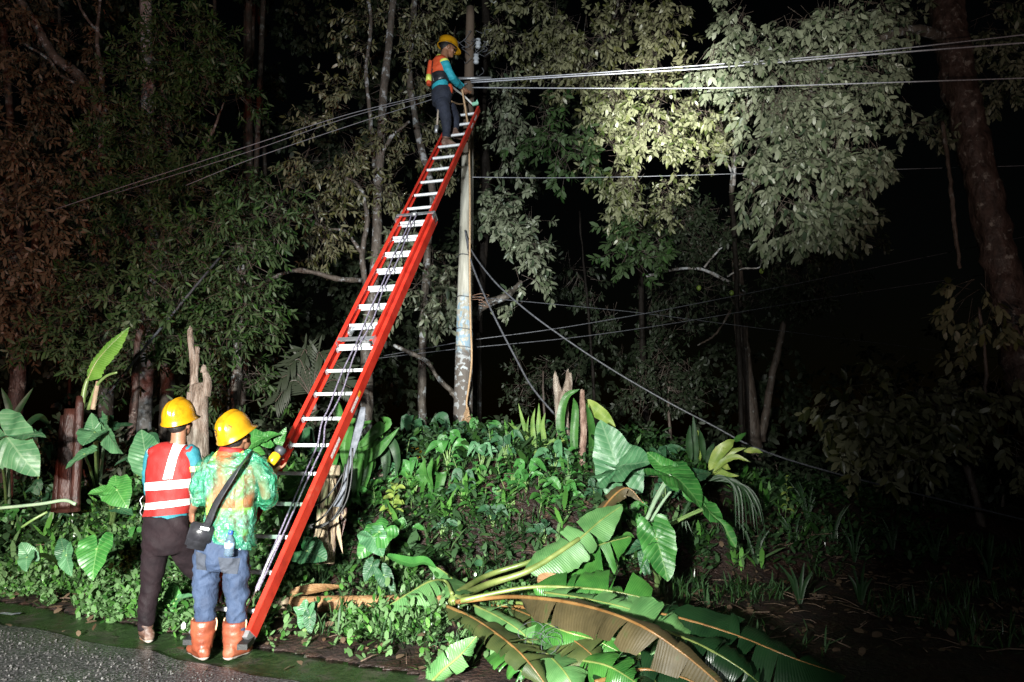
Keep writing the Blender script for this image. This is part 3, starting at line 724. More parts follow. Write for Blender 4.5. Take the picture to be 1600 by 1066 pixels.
armL = [(J1(243, 708, .02), .058), (J1(234, 740, .06), .05), (J1(236, 768, .14), .043), (J1(250, 772, .24), .036), (J1(262, 766, .32), .03)]
for A in (armR, armL): b.tube([p for p, r in A], [r * .85 for p, r in A], 12)
hand(b, J1(299, 796, .04), (-.1, .15, -1), (.1, 1, .1), -1, (.4, .6, .5)); hand(b, J1(261, 766, .32), (.7, .6, .3), (.5, -.6, .3), 1, (.4, .7, .5))
for h_, t_ in ((J1(233, 1000, -.02), toe_l), (J1(340, 962, .3), J1(352, 958, .5))): b.tube([h_ + Vector((0, 0, .05)), t_ + Vector((0, 0, .03))], [.04, .03], 10)
ob('body', organic(b, .0068, 5), m_skin, per1)
eyes_hair(per1, h1, R1, m_hair)
helmet(per1, h1 + R1 @ Vector((0, 0, .055)), R1, m_helm)
b = MB(); b.tube([p for p, r in tor1], [(r[0] * 1.0, r[1] * 1.0) for p, r in tor1], 26, ref=(1, 0, 0))
sh = cut(organic(b, .011, 5), [line_plane(J1(220, 815), J1(297, 806)), line_plane(J1(230, 697), J1(300, 694), False)])
ob('shirt', displace(sh, folds(.004)), m_teal, per1)
vt = [(J1(276, 693), (.075, .075)), (J1(274, 700), (.145, .095))] + [(p, (r[0] * 1.075, r[1] * 1.13)) for p, r in tor1[1:5]]
b = MB(); b.tube([p for p, r in vt], [r for p, r in vt], 30, ref=(1, 0, 0))
for s, x in ((-1, 243), (1, 297)): b.ell(J1(x, 706), (.055, .075, .045))
me = organic(b, .0095, 6)
me = displace(me, lambda c, n: .009 * noise.noise((c[0] * 12 + c[2] * 6, c[1] * 8, c[2] * 7)) + .012 * (.25 - abs(noise.noise((c[0] * 7 + c[2] * 4, c[1] * 6, c[2] * 8 - c[0] * 3)))) + .004 * noise.noise((c[0] * 24, c[1] * 20, c[2] * 14)))
me = cut(me, [line_plane(J1(220, 807), J1(297, 801))])
vest = ob('vest', me, m_red_v, per1)
mw = me.copy(); mw.transform(Matrix.Translation(BASE[per1.name]))
def band(pa, pb, pc, pd, par, msrc, m=m_refl, extra=(), facing=None, off=.004):
    return ob('reflective_band', cut(msrc, [line_plane(pa, pb, False), line_plane(pc, pd, True)] + list(extra), off, facing), m, par)
band(J1(222, 755), J1(300, 748), J1(222, 767), J1(300, 761), vest, mw)
band(J1(222, 787), J1(300, 778), J1(222, 797), J1(300, 788), vest, mw)
def vstrip(x0, x1, ya, yb, sl, par, msrc, J, m=m_refl):
    pl = [(J(x0, ya), Vector((1, 0, -sl))), (J(x1, ya), Vector((-1, 0, sl))), line_plane(J(220, yb), J(300, yb - 4))]
    return ob('reflective_band', cut(msrc, pl, .0045, (0, -1, .25)), m, par)
vstrip(274, 287, 715, 750, .14, vest, mw, J1); vstrip(228, 234, 730, 760, .05, vest, mw, J1)
b = MB(); A = armR[:3]; b.tube([J1(291, 703), J1(298, 708), J1(303, 722), J1(305, 738)], [.06, .07, .064, .058], 18); ob('sleeve', displace(organic(b, .01, 4), folds(.006)), m_teal, per1)
b = MB(); b.tube([J1(305, 729), J1(305.5, 737)], [.064, .0625], 18, cap=False); ob('yellow_sleeve_band', b.mesh(), m_lime, per1)
b = MB(); b.tube([J1(305, 732), J1(308, 752), J1(308, 768), J1(304, 784, .02), J1(300, 794, .035)], [.056, .057, .054, .05, .042], 16); ob('long_sleeve', displace(organic(b, .01, 4), folds(.008, (9, 9, 24))), m_sleeve_shade, per1)
b = MB(); b.tube([J1(247, 703, .02), J1(240, 710, .02), J1(234, 740, .06), J1(236, 768, .14), J1(250, 772, .24), J1(260, 767, .31)], [.06, .066, .06, .054, .046, .04], 16); ob('sleeve', displace(organic(b, .01, 4), folds(.006)), m_teal, per1)
b = MB(); b.tube([J1(260, 806), J1(259, 826), J1(259, 852), J1(259, 866)], [(.168, .125), (.18, .135), (.17, .135), (.12, .1)], 24, ref=(1, 0, 0))
for L in (legL, legR): b.tube([p for p, r in L], [r * 1.08 + .004 for p, r in L], 18)
ob('trousers', displace(organic(b, .0105, 5), lambda c, n: .008 * noise.noise((c[0] * 8, c[1] * 8, c[2] * 12 + c[0] * 9)) + .022 * (.22 - abs(noise.noise((c[0] * 6, c[1] * 6, c[2] * 12 + c[0] * 8))))), m_drk, per1)
boot(per1, 'shoe', J1(229, 975), J1(228, 985), J1(233, 1005, -.03), toe_l, .05, .05, m_shoe, m_sole, .046, tall=False)
boot(per1, 'shoe', ank_r, ank_r, J1(338, 966, .28), J1(352, 960, .52), .05, .05, m_shoe, m_sole, .046, tall=False)
b = MB(); b.tube(bez([J1(224, 775, -.05), J1(219, 782, -.06), J1(222, 792, -.06), J1(219, 800, -.06), J1(222, 806, -.05)], 16), .004, 6)
top('key_chain', b.mesh(), m_steel, 'metal key chain hanging at the left side of the red vest', 'key chain')

# --- person in the plastic poncho
Y2 = 5.42
def J2(px, py, dy=0): return P(px, py, Y2 + dy)
f2 = J2(342, 1028); per2 = thing('person', (f2.x, f2.y, f2.z), 'person in a green and orange plastic poncho, jeans and tall orange boots', 'person', 'line workers in yellow helmets')
h2, R2 = J2(370, 684, .03), frame((.32, .82, .46), (-.26, -.38, .9))
b = MB(); head(b, h2, R2)
b.tube([h2 + R2 @ Vector((0, -.02, -.04)), J2(364, 705), J2(362, 718)], [.056, .058, .075], 14)
tor2 = [(J2(362, 716), (.15, .085)), (J2(362, 732), (.19, .115)), (J2(361, 765), (.18, .12)), (J2(358, 805), (.155, .115)), (J2(351, 838), (.165, .125)), (J2(347, 868), (.165, .125))]
b.tube([p for p, r in tor2], [(r[0] * .9, r[1] * .9) for p, r in tor2], 24, ref=(1, 0, 0))
lL = [(J2(327, 868), .088), (J2(323, 895, .01), .083), (J2(322, 925, .01), .07), (J2(321, 955), .062), (J2(319, 985), .055)]
lR = [(J2(366, 868), .088), (J2(370, 895, .01), .08), (J2(371, 925, .01), .066), (J2(370, 955), .06), (J2(368, 985), .055)]
for L in (lL, lR): b.tube([p for p, r in L], [r * .85 for p, r in L], 14)
aR = [(J2(398, 724), .06), (J2(411, 748, -.03), .05), (J2(416, 775, .0), .044), (J2(422, 758, .12), .038), (J2(428, 737, .2), .028)]
aL = [(J2(326, 724), .06), (J2(316, 748, -.01), .05), (J2(311, 775, .0), .044), (J2(304, 790, .06), .036), (J2(300, 800, .12), .028)]
for A in (aR, aL): b.tube([p for p, r in A], [r * .85 for p, r in A], 12)
tw = J2(428, 737, .2); hand(b, tw, (.06, .25, .9), (.75, -.6, .2), 1, (.75, 1.0, .7)); hand(b, J2(300, 800, .12), (-.15, .4, -.85), (.6, .6, 0), -1, (.5, .7, .5))
ob('body', organic(b, .0068, 5), m_skin, per2)
eyes_hair(per2, h2, R2, m_hair)
hm, shf, Tf = helmet(per2, h2 + R2 @ Vector((0, 0, .055)), R2, m_helm)
gear(hm, shf, Tf, math.radians(246), .34, m_ink, .031)
b = MB(); c_ = Tf(*(shf(math.radians(318), .5) * 1.004))
for k in range(3): b.ell(Tf(*(shf(math.radians(312 + 3 * k), .62 - .07 * k) * 1.004)), (.005, .005, .005), None, 8, 6)
ob('vent_hole', b.mesh(), m_ink, hm)
b = MB(); vt = [(J2(363, 702), (.07, .07)), (J2(362, 712), (.14, .095))] + [(p, (r[0] * 1.0, r[1] * 1.05)) for p, r in tor2[1:5]] + [(J2(350, 850), (.17, .13))]
b.tube([p for p, r in vt], [r for p, r in vt], 28, ref=(1, 0, 0)); vm = displace(organic(b, .011, 5), folds(.006))
vm = cut(vm, [line_plane(J2(320, 846), J2(398, 846))])
v2 = ob('vest', vm, m_or_v, per2); mw = vm.copy(); mw.transform(Matrix.Translation(BASE[per2.name]))
band(J2(320, 792), J2(398, 792), J2(320, 803), J2(398, 803), v2, mw, m_lime); band(J2(320, 826), J2(398, 826), J2(320, 836), J2(398, 836), v2, mw, m_lime)
for x0, x1 in ((334, 343), (379, 388)):
    ob('reflective_band', cut(mw, [(J2(x0, 740), Vector((1, 0, 0))), (J2(x1, 740), Vector((-1, 0, 0))), line_plane(J2(320, 792), J2(398, 792))], .004, (0, -1, .2)), m_lime, v2)
b = MB(); b.tube([J2(363, 699), J2(362, 706), J2(362, 714)], [(.085, .08), (.095, .085), (.12, .09)], 20, ref=(1, 0, 0)); ob('collar', organic(b, .01, 4), m_red_v, v2)
def poncho_mat():
    m = mat('green_plastic_film', [(.3, (.02, .20, .10)), (.5, (.04, .30, .17)), (.7, (.16, .44, .33))], 3, .18, 1.0, 14, rough2=.34, spec=1.0, coat=1.0, bdist=.09)
    nd, lk = nodes(m); b = nd['Principled BSDF']; t = nd.new('ShaderNodeBsdfTransparent'); t.inputs[0].default_value = (.75, .95, .8, 1)
    tc = nd.new('ShaderNodeTexCoord'); nz = nd.new('ShaderNodeTexNoise'); nz.inputs['Scale'].default_value = 3.2; nz.inputs['Detail'].default_value = 3; nz.inputs['Distortion'].default_value = 1.0
    lk.new(tc.outputs['Object'], nz.inputs['Vector']); mr = nd.new('ShaderNodeMapRange'); mr.inputs[1].default_value = .38; mr.inputs[2].default_value = .62; mr.inputs[3].default_value = .2; mr.inputs[4].default_value = .88
    lk.new(nz.outputs[0], mr.inputs[0]); ms = nd.new('ShaderNodeMixShader'); lk.new(mr.outputs[0], ms.inputs[0]); lk.new(b.outputs[0], ms.inputs[1]); lk.new(t.outputs[0], ms.inputs[2]); lk.new(ms.outputs[0], nd['Material Output'].inputs[0])
    return m
b = MB(); pt_ = [(J2(363, 706), (.10, .09)), (J2(362, 716), (.19, .115)), (J2(362, 735), (.215, .15)), (J2(361, 765), (.195, .155)), (J2(360, 805), (.18, .15)), (J2(359, 835), (.185, .16)), (J2(360, 862), (.18, .16))]
b.tube([p for p, r in pt_], [r for p, r in pt_], 32, ref=(1, 0, 0))
b.tube([J2(385, 720), J2(402, 728), J2(411, 750, -.03), J2(415, 772, -.01), J2(417, 782, .05), J2(421, 770, .10)], [.08, .088, .088, .083, .07, .055], 20)
b.tube([J2(340, 720), J2(325, 730), J2(318, 752, -.01), J2(313, 774, 0), J2(309, 786, .02)], [.08, .09, .088, .076, .062], 20)
b.ell(J2(335, 728, -.1), (.05, .05, .05)); b.tube(bez([J2(333, 712, -.02), J2(345, 722, -.13), J2(370, 722, -.14), J2(392, 709, -.03)], 12), .035, 12)
pm_ = organic(b, .009, 5)
pm_ = displace(pm_, lambda c, n: .020 * noise.noise((c[0] * 8 + c[2] * 6, c[1] * 7, c[2] * 7 - c[0] * 4)) + .011 * noise.noise((c[0] * 22 - c[2] * 9, c[1] * 18, c[2] * 13)) + .022 * (.25 - abs(noise.noise((c[0] * 11 + c[2] * 7, c[1] * 9, c[2] * 6 - c[0] * 6)))) - .010 * abs(noise.noise((c[0] * 34, c[1] * 30, c[2] * 18 + c[0] * 20))))
pm_ = cut(pm_, [line_plane(J2(322, 838), J2(400, 858))])
ob('poncho', pm_, poncho_mat(), per2)
b = MB(); b.tube([J2(349, 832), J2(347, 850), J2(346, 876), J2(346, 892)], [(.17, .13), (.18, .14), (.172, .14), (.10, .1)], 24, ref=(1, 0, 0))
for L in (lL, lR): b.tube([p for p, r in L], [r * 1.1 + .006 for p, r in L], 18)
ob('jeans', displace(organic(b, .0098, 4), lambda c, n: .012 * noise.noise((c[0] * 9, c[1] * 9, c[2] * 12 + c[0] * 11)) + .028 * (.22 - abs(noise.noise((c[0] * 6 + 3, c[1] * 6, c[2] * (15 if c[2] < .62 else 9) - c[0] * 9)))) + .005 * noise.noise((c[0] * 24, c[1] * 24, c[2] * 36)))
   , m_jean, per2)
b = MB()
g0 = J2(330, 862, -.145)
for cx, w_ in ((333, 13), (371, 15)):
    pass
for x0, x1, y0, y1 in ((315, 336, 858, 886), (353, 381, 866, 892)):
    jm = [o for o in per2.children if o.name.startswith('jeans')][0].data.copy(); jm.transform(Matrix.Translation(BASE[per2.name]))
    ob('back_pocket', cut(jm, [(J2(x0, y0), Vector((1, 0, .1))), (J2(x1, y0), Vector((-1, 0, .1))), line_plane(J2(x0, y0), J2(x1, y0 + 4), False), line_plane(J2(x0, y1), J2(x1, y1 + 2), True)], .004, (0, -1, .2)), mat('faded_grey_denim', [(.3, (.022, .028, .042)), (.7, (.05, .058, .08))], 8, .85, .6, 60), per2)
bl = boot(per2, 'boot', J2(319, 968), J2(316, 1008), J2(319, 1032, -.05), J2(298, 1026, .15), .088, .068, m_boot, m_sole, .054)
br = boot(per2, 'boot', J2(367, 970), J2(364, 1006), J2(356, 1032, -.06), J2(388, 1024, .13), .083, .066, m_boot, m_sole, .056)
for bt, xs_, in ((bl, (302, 337)), (br, (352, 383))):
    for x in xs_:
        b = MB(); b.tube(bez([J2(x, 985, 0), J2(x + (2 if x > xs_[0] else -2), 972, -.01), J2(x, 966, .02), J2(x, 985, .05)], 14), (.006), 6, flat=.5); ob('pull_loop', b.mesh(), mat('tan_loop', (.5, .3, .18), 30, .7), bt)

# torch in the raised hand
m_tor = mat('yellow_torch_plastic', [(.3, (.75, .36, .01)), (.7, (.82, .43, .015))], 10, .3)
b = MB(); tb_ = J2(424, 722, .12); ta = Vector((.45, .35, .75)).normalized()
tor = thing('torch', tb_, 'yellow hand torch with black head held up by the person in the poncho', 'torch')
b.lathe([(.024, -.03), (.034, -.02), (.037, .01), (.037, .05), (.03, .062), (.022, .066)], tb_ + ta * .01, ta, 22); ob('torch_body', b.mesh(), m_tor, tor)
b = MB(); b.lathe([(.024, .064), (.036, .074), (.041, .09), (.041, .118), (.036, .12), (.03, .108), (.01, .1)], tb_ + ta * .01, ta, 22); ob('torch_head', b.mesh(), mat('dark_grey_rubber', (.03, .034, .04), 20, .5), tor)
b = MB(); b.lathe([(.018, -.052), (.03, -.045), (.03, -.026), (.022, -.022)], tb_ + ta * .01, ta, 18); ob('end_cap', b.mesh(), m_blk, tor)

# shoulder bag and bottle
bagc = J2(312, 838, -.13)
bag = thing('shoulder_bag', bagc, 'black shoulder bag slung on a wide black strap over the plastic poncho', 'bag')
def rbox(c, hx, hy, hz, R, bev=.018):
    bm = bmesh.new(); bmesh.ops.create_cube(bm, size=2); bmesh.ops.scale(bm, vec=(hx, hy, hz), verts=bm.verts)
    bmesh.ops.bevel(bm, geom=bm.edges[:], offset=bev, segments=3, affect='EDGES'); me = bpy.data.meshes.new('b'); bm.to_mesh(me); bm.free()
    me.transform(Matrix.Translation(c) @ R.to_4x4()); me.shade_smooth(); return me
RB = frame((-.35, 1, 0), (.28, 0, 1))
ob('bag_body', rbox(bagc, .078, .045, .09, RB, .02), m_bag, bag); ob('flap', rbox(bagc + RB @ Vector((0, -.043, .03)), .080, .012, .062, RB, .009), m_bag, bag)
b = MB(); sp_ = bez([J2(391, 706, .02), J2(389, 709, -.10), J2(372, 733, -.185), J2(352, 763, -.195), J2(336, 790, -.19), J2(326, 815, -.175), J2(318, 832, -.15)], 30)
b.tube(sp_, [(.027, .003)] * 30, 8, ref=(.75, -.2, .65)); ob('strap', b.mesh(), m_bag, bag)
b = MB(); b.box(J2(320, 826, -.175), RB @ Vector((.03, 0, 0)), RB @ Vector((0, .006, 0)), RB @ Vector((0, 0, .01))); ob('buckle', b.mesh(False), m_steel, bag)
bo = J2(358, 858, -.165); bot = thing('water_bottle', bo, 'small clear water bottle with a blue cap in the back pocket of the jeans', 'bottle')
m_pet = mat('clear_bottle_plastic', [(.3, (.12, .2, .3)), (.7, (.3, .4, .5))], 20, .1, spec=.8)
m_pet.node_tree.nodes['Principled BSDF'].inputs['Transmission Weight'].default_value = .65
ax = Vector((.05, -.02, 1))
b = MB(); b.lathe([(.02, -.05), (.033, -.045), (.034, -.02), (.031, -.01), (.034, 0), (.034, .05), (.03, .07), (.015, .09), (.0145, .105)], bo, ax, 20); ob('bottle_body', b.mesh(), m_pet, bot)
b = MB(); b.lathe([(.0165, .1), (.0165, .122), (.014, .125)], bo, ax, 16); ob('bottle_cap', b.mesh(), mat('blue_plastic_cap', (.03, .08, .4), 20, .35), bot)
b = MB(); b.lathe([(.0346, .008), (.0346, .045)], bo, ax, 20); ob('bottle_label', b.mesh(), mat('bottle_label_print', [(.45, (.55, .65, .75)), (.55, (.2, .3, .5))], 50, .4), bot)

# --- person working at the top of the ladder
Y3 = 9.72
def J3(px, py, dy=0): return P(px, py, Y3 + dy)
per3 = thing('person', J3(702, 229, .1), 'person in an orange vest and teal sleeves standing high on the ladder', 'person', 'line workers in yellow helmets')
h3, R3 = J3(699.5, 76, .1), frame((.88, .36, -.22), (.14, .1, 1))
b = MB(); head(b, h3, R3); b.tube([h3 + R3 @ Vector((0, -.02, -.04)), J3(694, 90, .06), J3(690, 98, .05)], [.055, .056, .07], 14)
SR = Vector((.35, -.93, .05))     # towards the person's right shoulder
t3 = [(J3(690, 93, .05), (.10, .075)), (J3(688, 100, .04), (.16, .10)), (J3(686, 114, .02), (.165, .115)), (J3(687, 130, 0), (.15, .11)), (J3(689, 143, 0), (.155, .12)), (J3(690, 157, 0), (.155, .125))]
b.tube([p for p, r in t3], [(r[0] * .9, r[1] * .9) for p, r in t3], 24, ref=SR)
k1 = [(J3(690, 158, -.07), .09), (J3(693, 172, -.07), .082), (J3(697, 186, -.04), .066), (J3(698, 200, 0), .056), (J3(697, 214, .06), .045)]
k2 = [(J3(694, 158, .1), .088), (J3(703, 170, .2), .08), (J3(710, 181, .3), .064), (J3(711, 192, .33), .055), (J3(710, 203, .34), .045)]
for L in (k1, k2): b.tube([p for p, r in L], [r * .85 for p, r in L], 14)
w1 = [(J3(694, 98, -.1), .058), (J3(700, 110, -.12), .05), (J3(706, 121, -.06), .043), (J3(714, 130, .1), .038), (J3(721, 137, .28), .028)]
w2 = [(J3(690, 97, .2), .058), (J3(700, 110, .28), .05), (J3(707, 121, .36), .043), (J3(717, 131, .44), .038), (J3(725, 138, .5), .028)]
for A in (w1, w2): b.tube([p for p, r in A], [r * .85 for p, r in A], 12)
hand(b, J3(721, 137, .28), (.6, .5, -.55), (.4, .5, .6), -1, (.5, .6, .5)); hand(b, J3(725, 138, .5), (.6, .3, -.5), (.1, -.7, .3), 1, (.6, .7, .5))
ob('body', organic(b, .0072, 5), m_skin, per3)
eyes_hair(per3, h3, R3, m_hair)
helmet(per3, h3 + R3 @ Vector((0, -.005, .05)), R3, m_helm)
b = MB(); b.tube([p for p, r in t3[1:5]], [(r[0] * .99, r[1] * .99) for p, r in t3[1:5]], 24, ref=SR); b.tube([J3(689, 94, .05), t3[1][0]], [(.08, .07), (.15, .1)], 20, ref=SR)
ob('shirt', displace(organic(b, .011, 4), folds(.005)), m_btl, per3)
b = MB(); v3 = [(J3(690, 91, .05), (.09, .08)), (J3(688, 99, .04), (.165, .115)), (J3(686, 112, .02), (.178, .13)), (J3(686, 126, 0), (.165, .128))]
b.tube([p for p, r in v3], [r for p, r in v3], 28, ref=SR); vm = displace(organic(b, .010, 5), folds(.006)); mw = vm.copy(); v_ = ob('vest', vm, m_or_v, per3)
ob('yellow_patch', cut(mw, [(J3(683, 90), Vector((1, 0, 0))), (J3(689, 90), Vector((-1, 0, 0))), line_plane(J3(680, 91), J3(690, 91))], .006, (-.3, -1, .3)), m_lime, v_)
b = MB(); b.tube([J3(673, 97, -.03), J3(671, 115, -.05), J3(670, 133, -.06)], [(.035, .055), (.042, .06), (.035, .05)], 14); pk = ob('back_pad', organic(b, .009, 4), m_or_v, per3)
b = MB(); b.tube([J3(670.5, 119, -.056), J3(670, 128, -.06)], [(.0445, .0625), (.0445, .0625)], 14); ob('yellow_patch', b.mesh(), m_lime, pk)
b = MB(); b.tube([J3(687, 119, 0), J3(687, 129, 0), J3(688, 133, 0)], [(.172, .135), (.178, .138), (.17, .13)], 24, ref=SR); bl_ = ob('tool_belt', organic(b, .01, 3), m_bag, per3)
b = MB(); b.tube([J3(676, 97, -.05), J3(675, 115, -.1), J3(678, 128, -.12)], [(.012, .02)] * 3, 8); ob('harness_strap', b.mesh(), m_bag, per3)
b = MB(); b.ell(J3(703, 140, -.02), (.045, .06, .085)); ob('tool_pouch', organic(b, .008, 3), m_or_v, bl_)
for A, nm in ((w1, 0), (w2, 1)):
    b = MB(); b.tube([A[0][0].lerp(J3(689, 98, .05), .3)] + [p for p, r in A[:4]] + [A[3][0].lerp(A[4][0], .8)], [.066, .07, .064, .057, .05, .04], 18); sm = displace(organic(b, .0095, 4), folds(.006, (10, 10, 22)))
    mw = sm.copy(); sl_ = ob('sleeve', sm, m_btl, per3)
    if not nm: ob('reflective_band', cut(mw, [line_plane(J3(690, 101), J3(710, 97), False), line_plane(J3(690, 105.5), J3(710, 101.5), True)], .004), m_lime, sl_)
b = MB(); b.tube([J3(689, 140), J3(690, 150), J3(690, 163)], [(.165, .128), (.175, .14), (.15, .13)], 24, ref=SR)
for L in (k1, k2): b.tube([p for p, r in L], [r * 1.12 + .004 for p, r in L], 18)
ob('trousers', displace(organic(b, .0105, 4), folds(.009, (9, 9, 20), 1)), m_navy, per3)
boot(per3, 'shoe', J3(697, 212, .06), J3(697, 214, .06), J3(693, 227.5, .0), J3(714, 226.5, .13), .05, .055, m_shoe2, m_shoe2, .05, tall=False)
boot(per3, 'shoe', J3(710, 203, .34), J3(710, 203, .34), J3(706, 213, .28), J3(722, 210.5, .43), .05, .055, m_shoe2, m_shoe2, .05, tall=False)
b = MB(); tl = thing('lineman_hammer', J3(682, 190, -.1), 'small hammer hanging from the belt of the worker on the ladder', 'hammer')
b.tube([J3(685, 168, -.12), J3(684, 180, -.12), J3(683, 196, -.12)], [.012, .014, .013], 8); ob('handle', b.mesh(), mat('worn_wood', [(.3, (.25, .2, .16)), (.7, (.4, .34, .28))], 20, .6), tl)
b = MB(); b.tube([J3(682.5, 196, -.12), J3(681, 208, -.12)], [(.03, .018), (.022, .015)], 10); ob('hammer_head', b.mesh(), m_steel, tl)
ln_ = thing('safety_lanyard', J3(720, 150, .3), 'white safety lanyard with a green clip reaching from the belt to the pole', 'lanyard')
b = MB(); b.tube(bez([J3(704, 134, -.05), J3(714, 142, .2), J3(726, 151, .42), J3(738, 163, .5)], 20), .014, 8); ob('lanyard_strap', b.mesh(), mat('white_webbing', (.6, .6, .58), 20, .6), ln_)
b = MB(); b.box(J3(742, 162.5, .5), (.04, .01, .015), (0, .015, 0), (-.008, 0, .022)); b.box(J3(746, 160, .5), (.006, 0, .01), (0, .012, 0), (-.012, 0, .03)); ob('clip', b.mesh(False), mat('green_clip', (.25, .55, .4), 20, .4), ln_)
b = MB(); b.tube(bez([J3(704, 158, .0), J3(718, 163, .4), J3(733, 160, .9)], 14), .012, 8); top('climbing_belt', b.mesh(), m_tan, 'tan climbing strap between the worker on the ladder and the pole', 'strap')
# ------------------------------------------------------------------ large-leaved plants
m_taro = blade_mat('taro_leaf', (.018, .10, .020), (.045, .185, .035), (.16, .30, .10), (.16, .26, .17))
m_taro_p = blade_mat('pale_taro_leaf', (.032, .12, .05), (.075, .20, .09), (.18, .30, .17), (.18, .28, .2), rough=.36)
m_taro_d = blade_mat('dull_taro_leaf', (.010, .05, .022), (.028, .10, .042), (.10, .17, .08), (.10, .15, .10), rough=.42)
m_ban_o = blade_mat('olive_banana_leaf', (.03, .05, .014), (.075, .095, .028), (.12, .13, .05), (.085, .085, .035), veins=50, slope=.05, vw=.14, rough=.4, bump=.2, vmix=.3, patch=(.12, .08, .035))
m_ban = blade_mat('banana_leaf', (.02, .10, .018), (.05, .18, .03), (.12, .24, .07), (.10, .18, .10), veins=50, slope=.05, vw=.16, rough=.25, bump=.2, mid=.02, vmix=.4)
m_ban_shade = blade_mat('shaded_banana_leaf', (.004, .020, .007), (.010, .038, .012), (.025, .055, .018), (.03, .05, .03), veins=50, slope=.05, vw=.16, rough=.28, bump=.2, vmix=.4)  # leaf green darkened to stand for the shadow over these leaves
m_ban_p = blade_mat('pale_banana_leaf', (.05, .15, .045), (.105, .24, .08), (.2, .32, .12), (.18, .26, .13), veins=46, slope=.05, vw=.14, rough=.34, bump=.2, vmix=.35)
m_ban_b = blade_mat('withered_banana_leaf', (.045, .036, .014), (.085, .066, .028), (.11, .085, .04), (.11, .085, .042), veins=30, slope=.05, vw=.14, rough=.5, bump=.15, vmix=.22, patch=(.045, .075, .02))
m_strap = blade_mat('strap_leaf', (.018, .08, .014), (.05, .15, .03), (.10, .2, .05), (.10, .19, .07), veins=2, slope=0, vw=.02, rough=.3, bump=.15)
m_strap_y = blade_mat('yellow_green_strap_leaf', (.12, .2, .03), (.26, .33, .08), (.34, .4, .14), (.3, .36, .12), veins=2, slope=0, vw=.02, rough=.33, bump=.15, patch=(.34, .30, .10))
m_strap_m = blade_mat('light_strap_leaf', (.06, .14, .03), (.15, .24, .06), (.22, .3, .1), (.2, .28, .1), veins=2, slope=0, vw=.02, rough=.33, bump=.15)
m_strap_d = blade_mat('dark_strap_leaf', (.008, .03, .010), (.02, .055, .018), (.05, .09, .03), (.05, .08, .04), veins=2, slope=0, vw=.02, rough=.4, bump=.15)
m_stalk = mat('green_stalk', [(.3, (.10, .19, .05)), (.7, (.2, .3, .11))], 9, .38, .1, 40)
m_stalk_p = mat('pale_green_stalk', [(.3, (.2, .32, .2)), (.7, (.34, .46, .3))], 9, .4, .1, 40)
m_mid_o = mat('orange_brown_midrib', [(.3, (.14, .065, .02)), (.7, (.30, .17, .06))], 7, .4, .2, 40)
m_mid_g = mat('yellow_green_midrib', [(.3, (.10, .15, .035)), (.7, (.24, .28, .09))], 7, .36, .2, 40)
m_bstem = mat('banana_sheath', [(.25, (.10, .05, .02)), (.5, (.26, .14, .06)), (.75, (.40, .27, .13))], 4, .5, .6, 30, stretch=(1, 3, 3), rough2=.7, bdist=.02)
m_dry = mat('dry_banana_fibre', [(.25, (.12, .075, .04)), (.5, (.34, .26, .17)), (.8, (.55, .5, .36))], 6, .7, .8, 40, stretch=(3, 3, .5), bdist=.02)
m_redst = mat('dark_red_banana_stem', [(.3, (.018, .006, .005)), (.7, (.07, .026, .018))], 5, .45, .6, 26, stretch=(3, 3, .6), bdist=.02)
m_wood = mat('broken_pale_wood', [(.28, (.05, .032, .022)), (.46, (.20, .155, .12)), (.7, (.42, .37, .32))], 5, .75, .9, 30, stretch=(4, 4, .8), bdist=.03)

def axes(d, n):
    d = Vector(d).normalized(); n = Vector(n); n = (n - d * n.dot(d)).normalized(); return d.cross(n), d, n
TH = [0, .25, .5, .8, 1.2, 1.6, 2.0, 2.35, 2.62, 2.8, 2.95, 3.07, 3.1416]
TR = [1, .84, .71, .62, .575, .57, .60, .645, .66, .60, .44, .22, .10]
def taro_blade(att, tip, nrm, wide=1.0, fold=.18, droop=.22, rip=.035, curl=0.0, seed=0, bite=0.0):
    att, tip = Vector(att), Vector(tip); L = (tip - att).length; S, D, N = axes(tip - att, nrm)
    K, M = 7, 56; rows = []; uvr = []
    for k in range(K + 1):
        row = []; uu = []
        for j in range(M + 1):
            th = -math.pi + 2 * math.pi * j / M; r = interp(abs(th), TH, TR) * (1 + .03 * math.sin(th * 9 + seed) + bite * max(0, noise.noise((th * 3, seed, 0))))
            q = k / K * r; x = q * math.sin(th) * wide; y = q * math.cos(th)
            z = fold * abs(x) - droop * (y * abs(y) * (1 if y > 0 else -.6)) - curl * x * x * 2 + rip * (k / K) ** 1.5 * math.sin(th * 6 + seed) * .8 + .05 * noise.noise((x * 3 + seed, y * 3, 0))
            z += .012 * math.cos((y - abs(x) * .75) * 7 * 2 * math.pi) * min(1, abs(x) * 5)
            row.append(att + S * (x * L) + D * (y * L) + N * (z * L)); uu.append((x, y))
        rows.append(row); uvr.append(uu)
    b = MB(); b.grid(rows, uvr); return b.mesh()
def stalk(par, pts, r0, r1, m, name='stalk', n=14):
    b = MB(); p = bez(pts, n); b.tube(p, [lerp(r0, r1, k / (n - 1)) for k in range(n)], 8); return ob(name, b.mesh(), m, par)
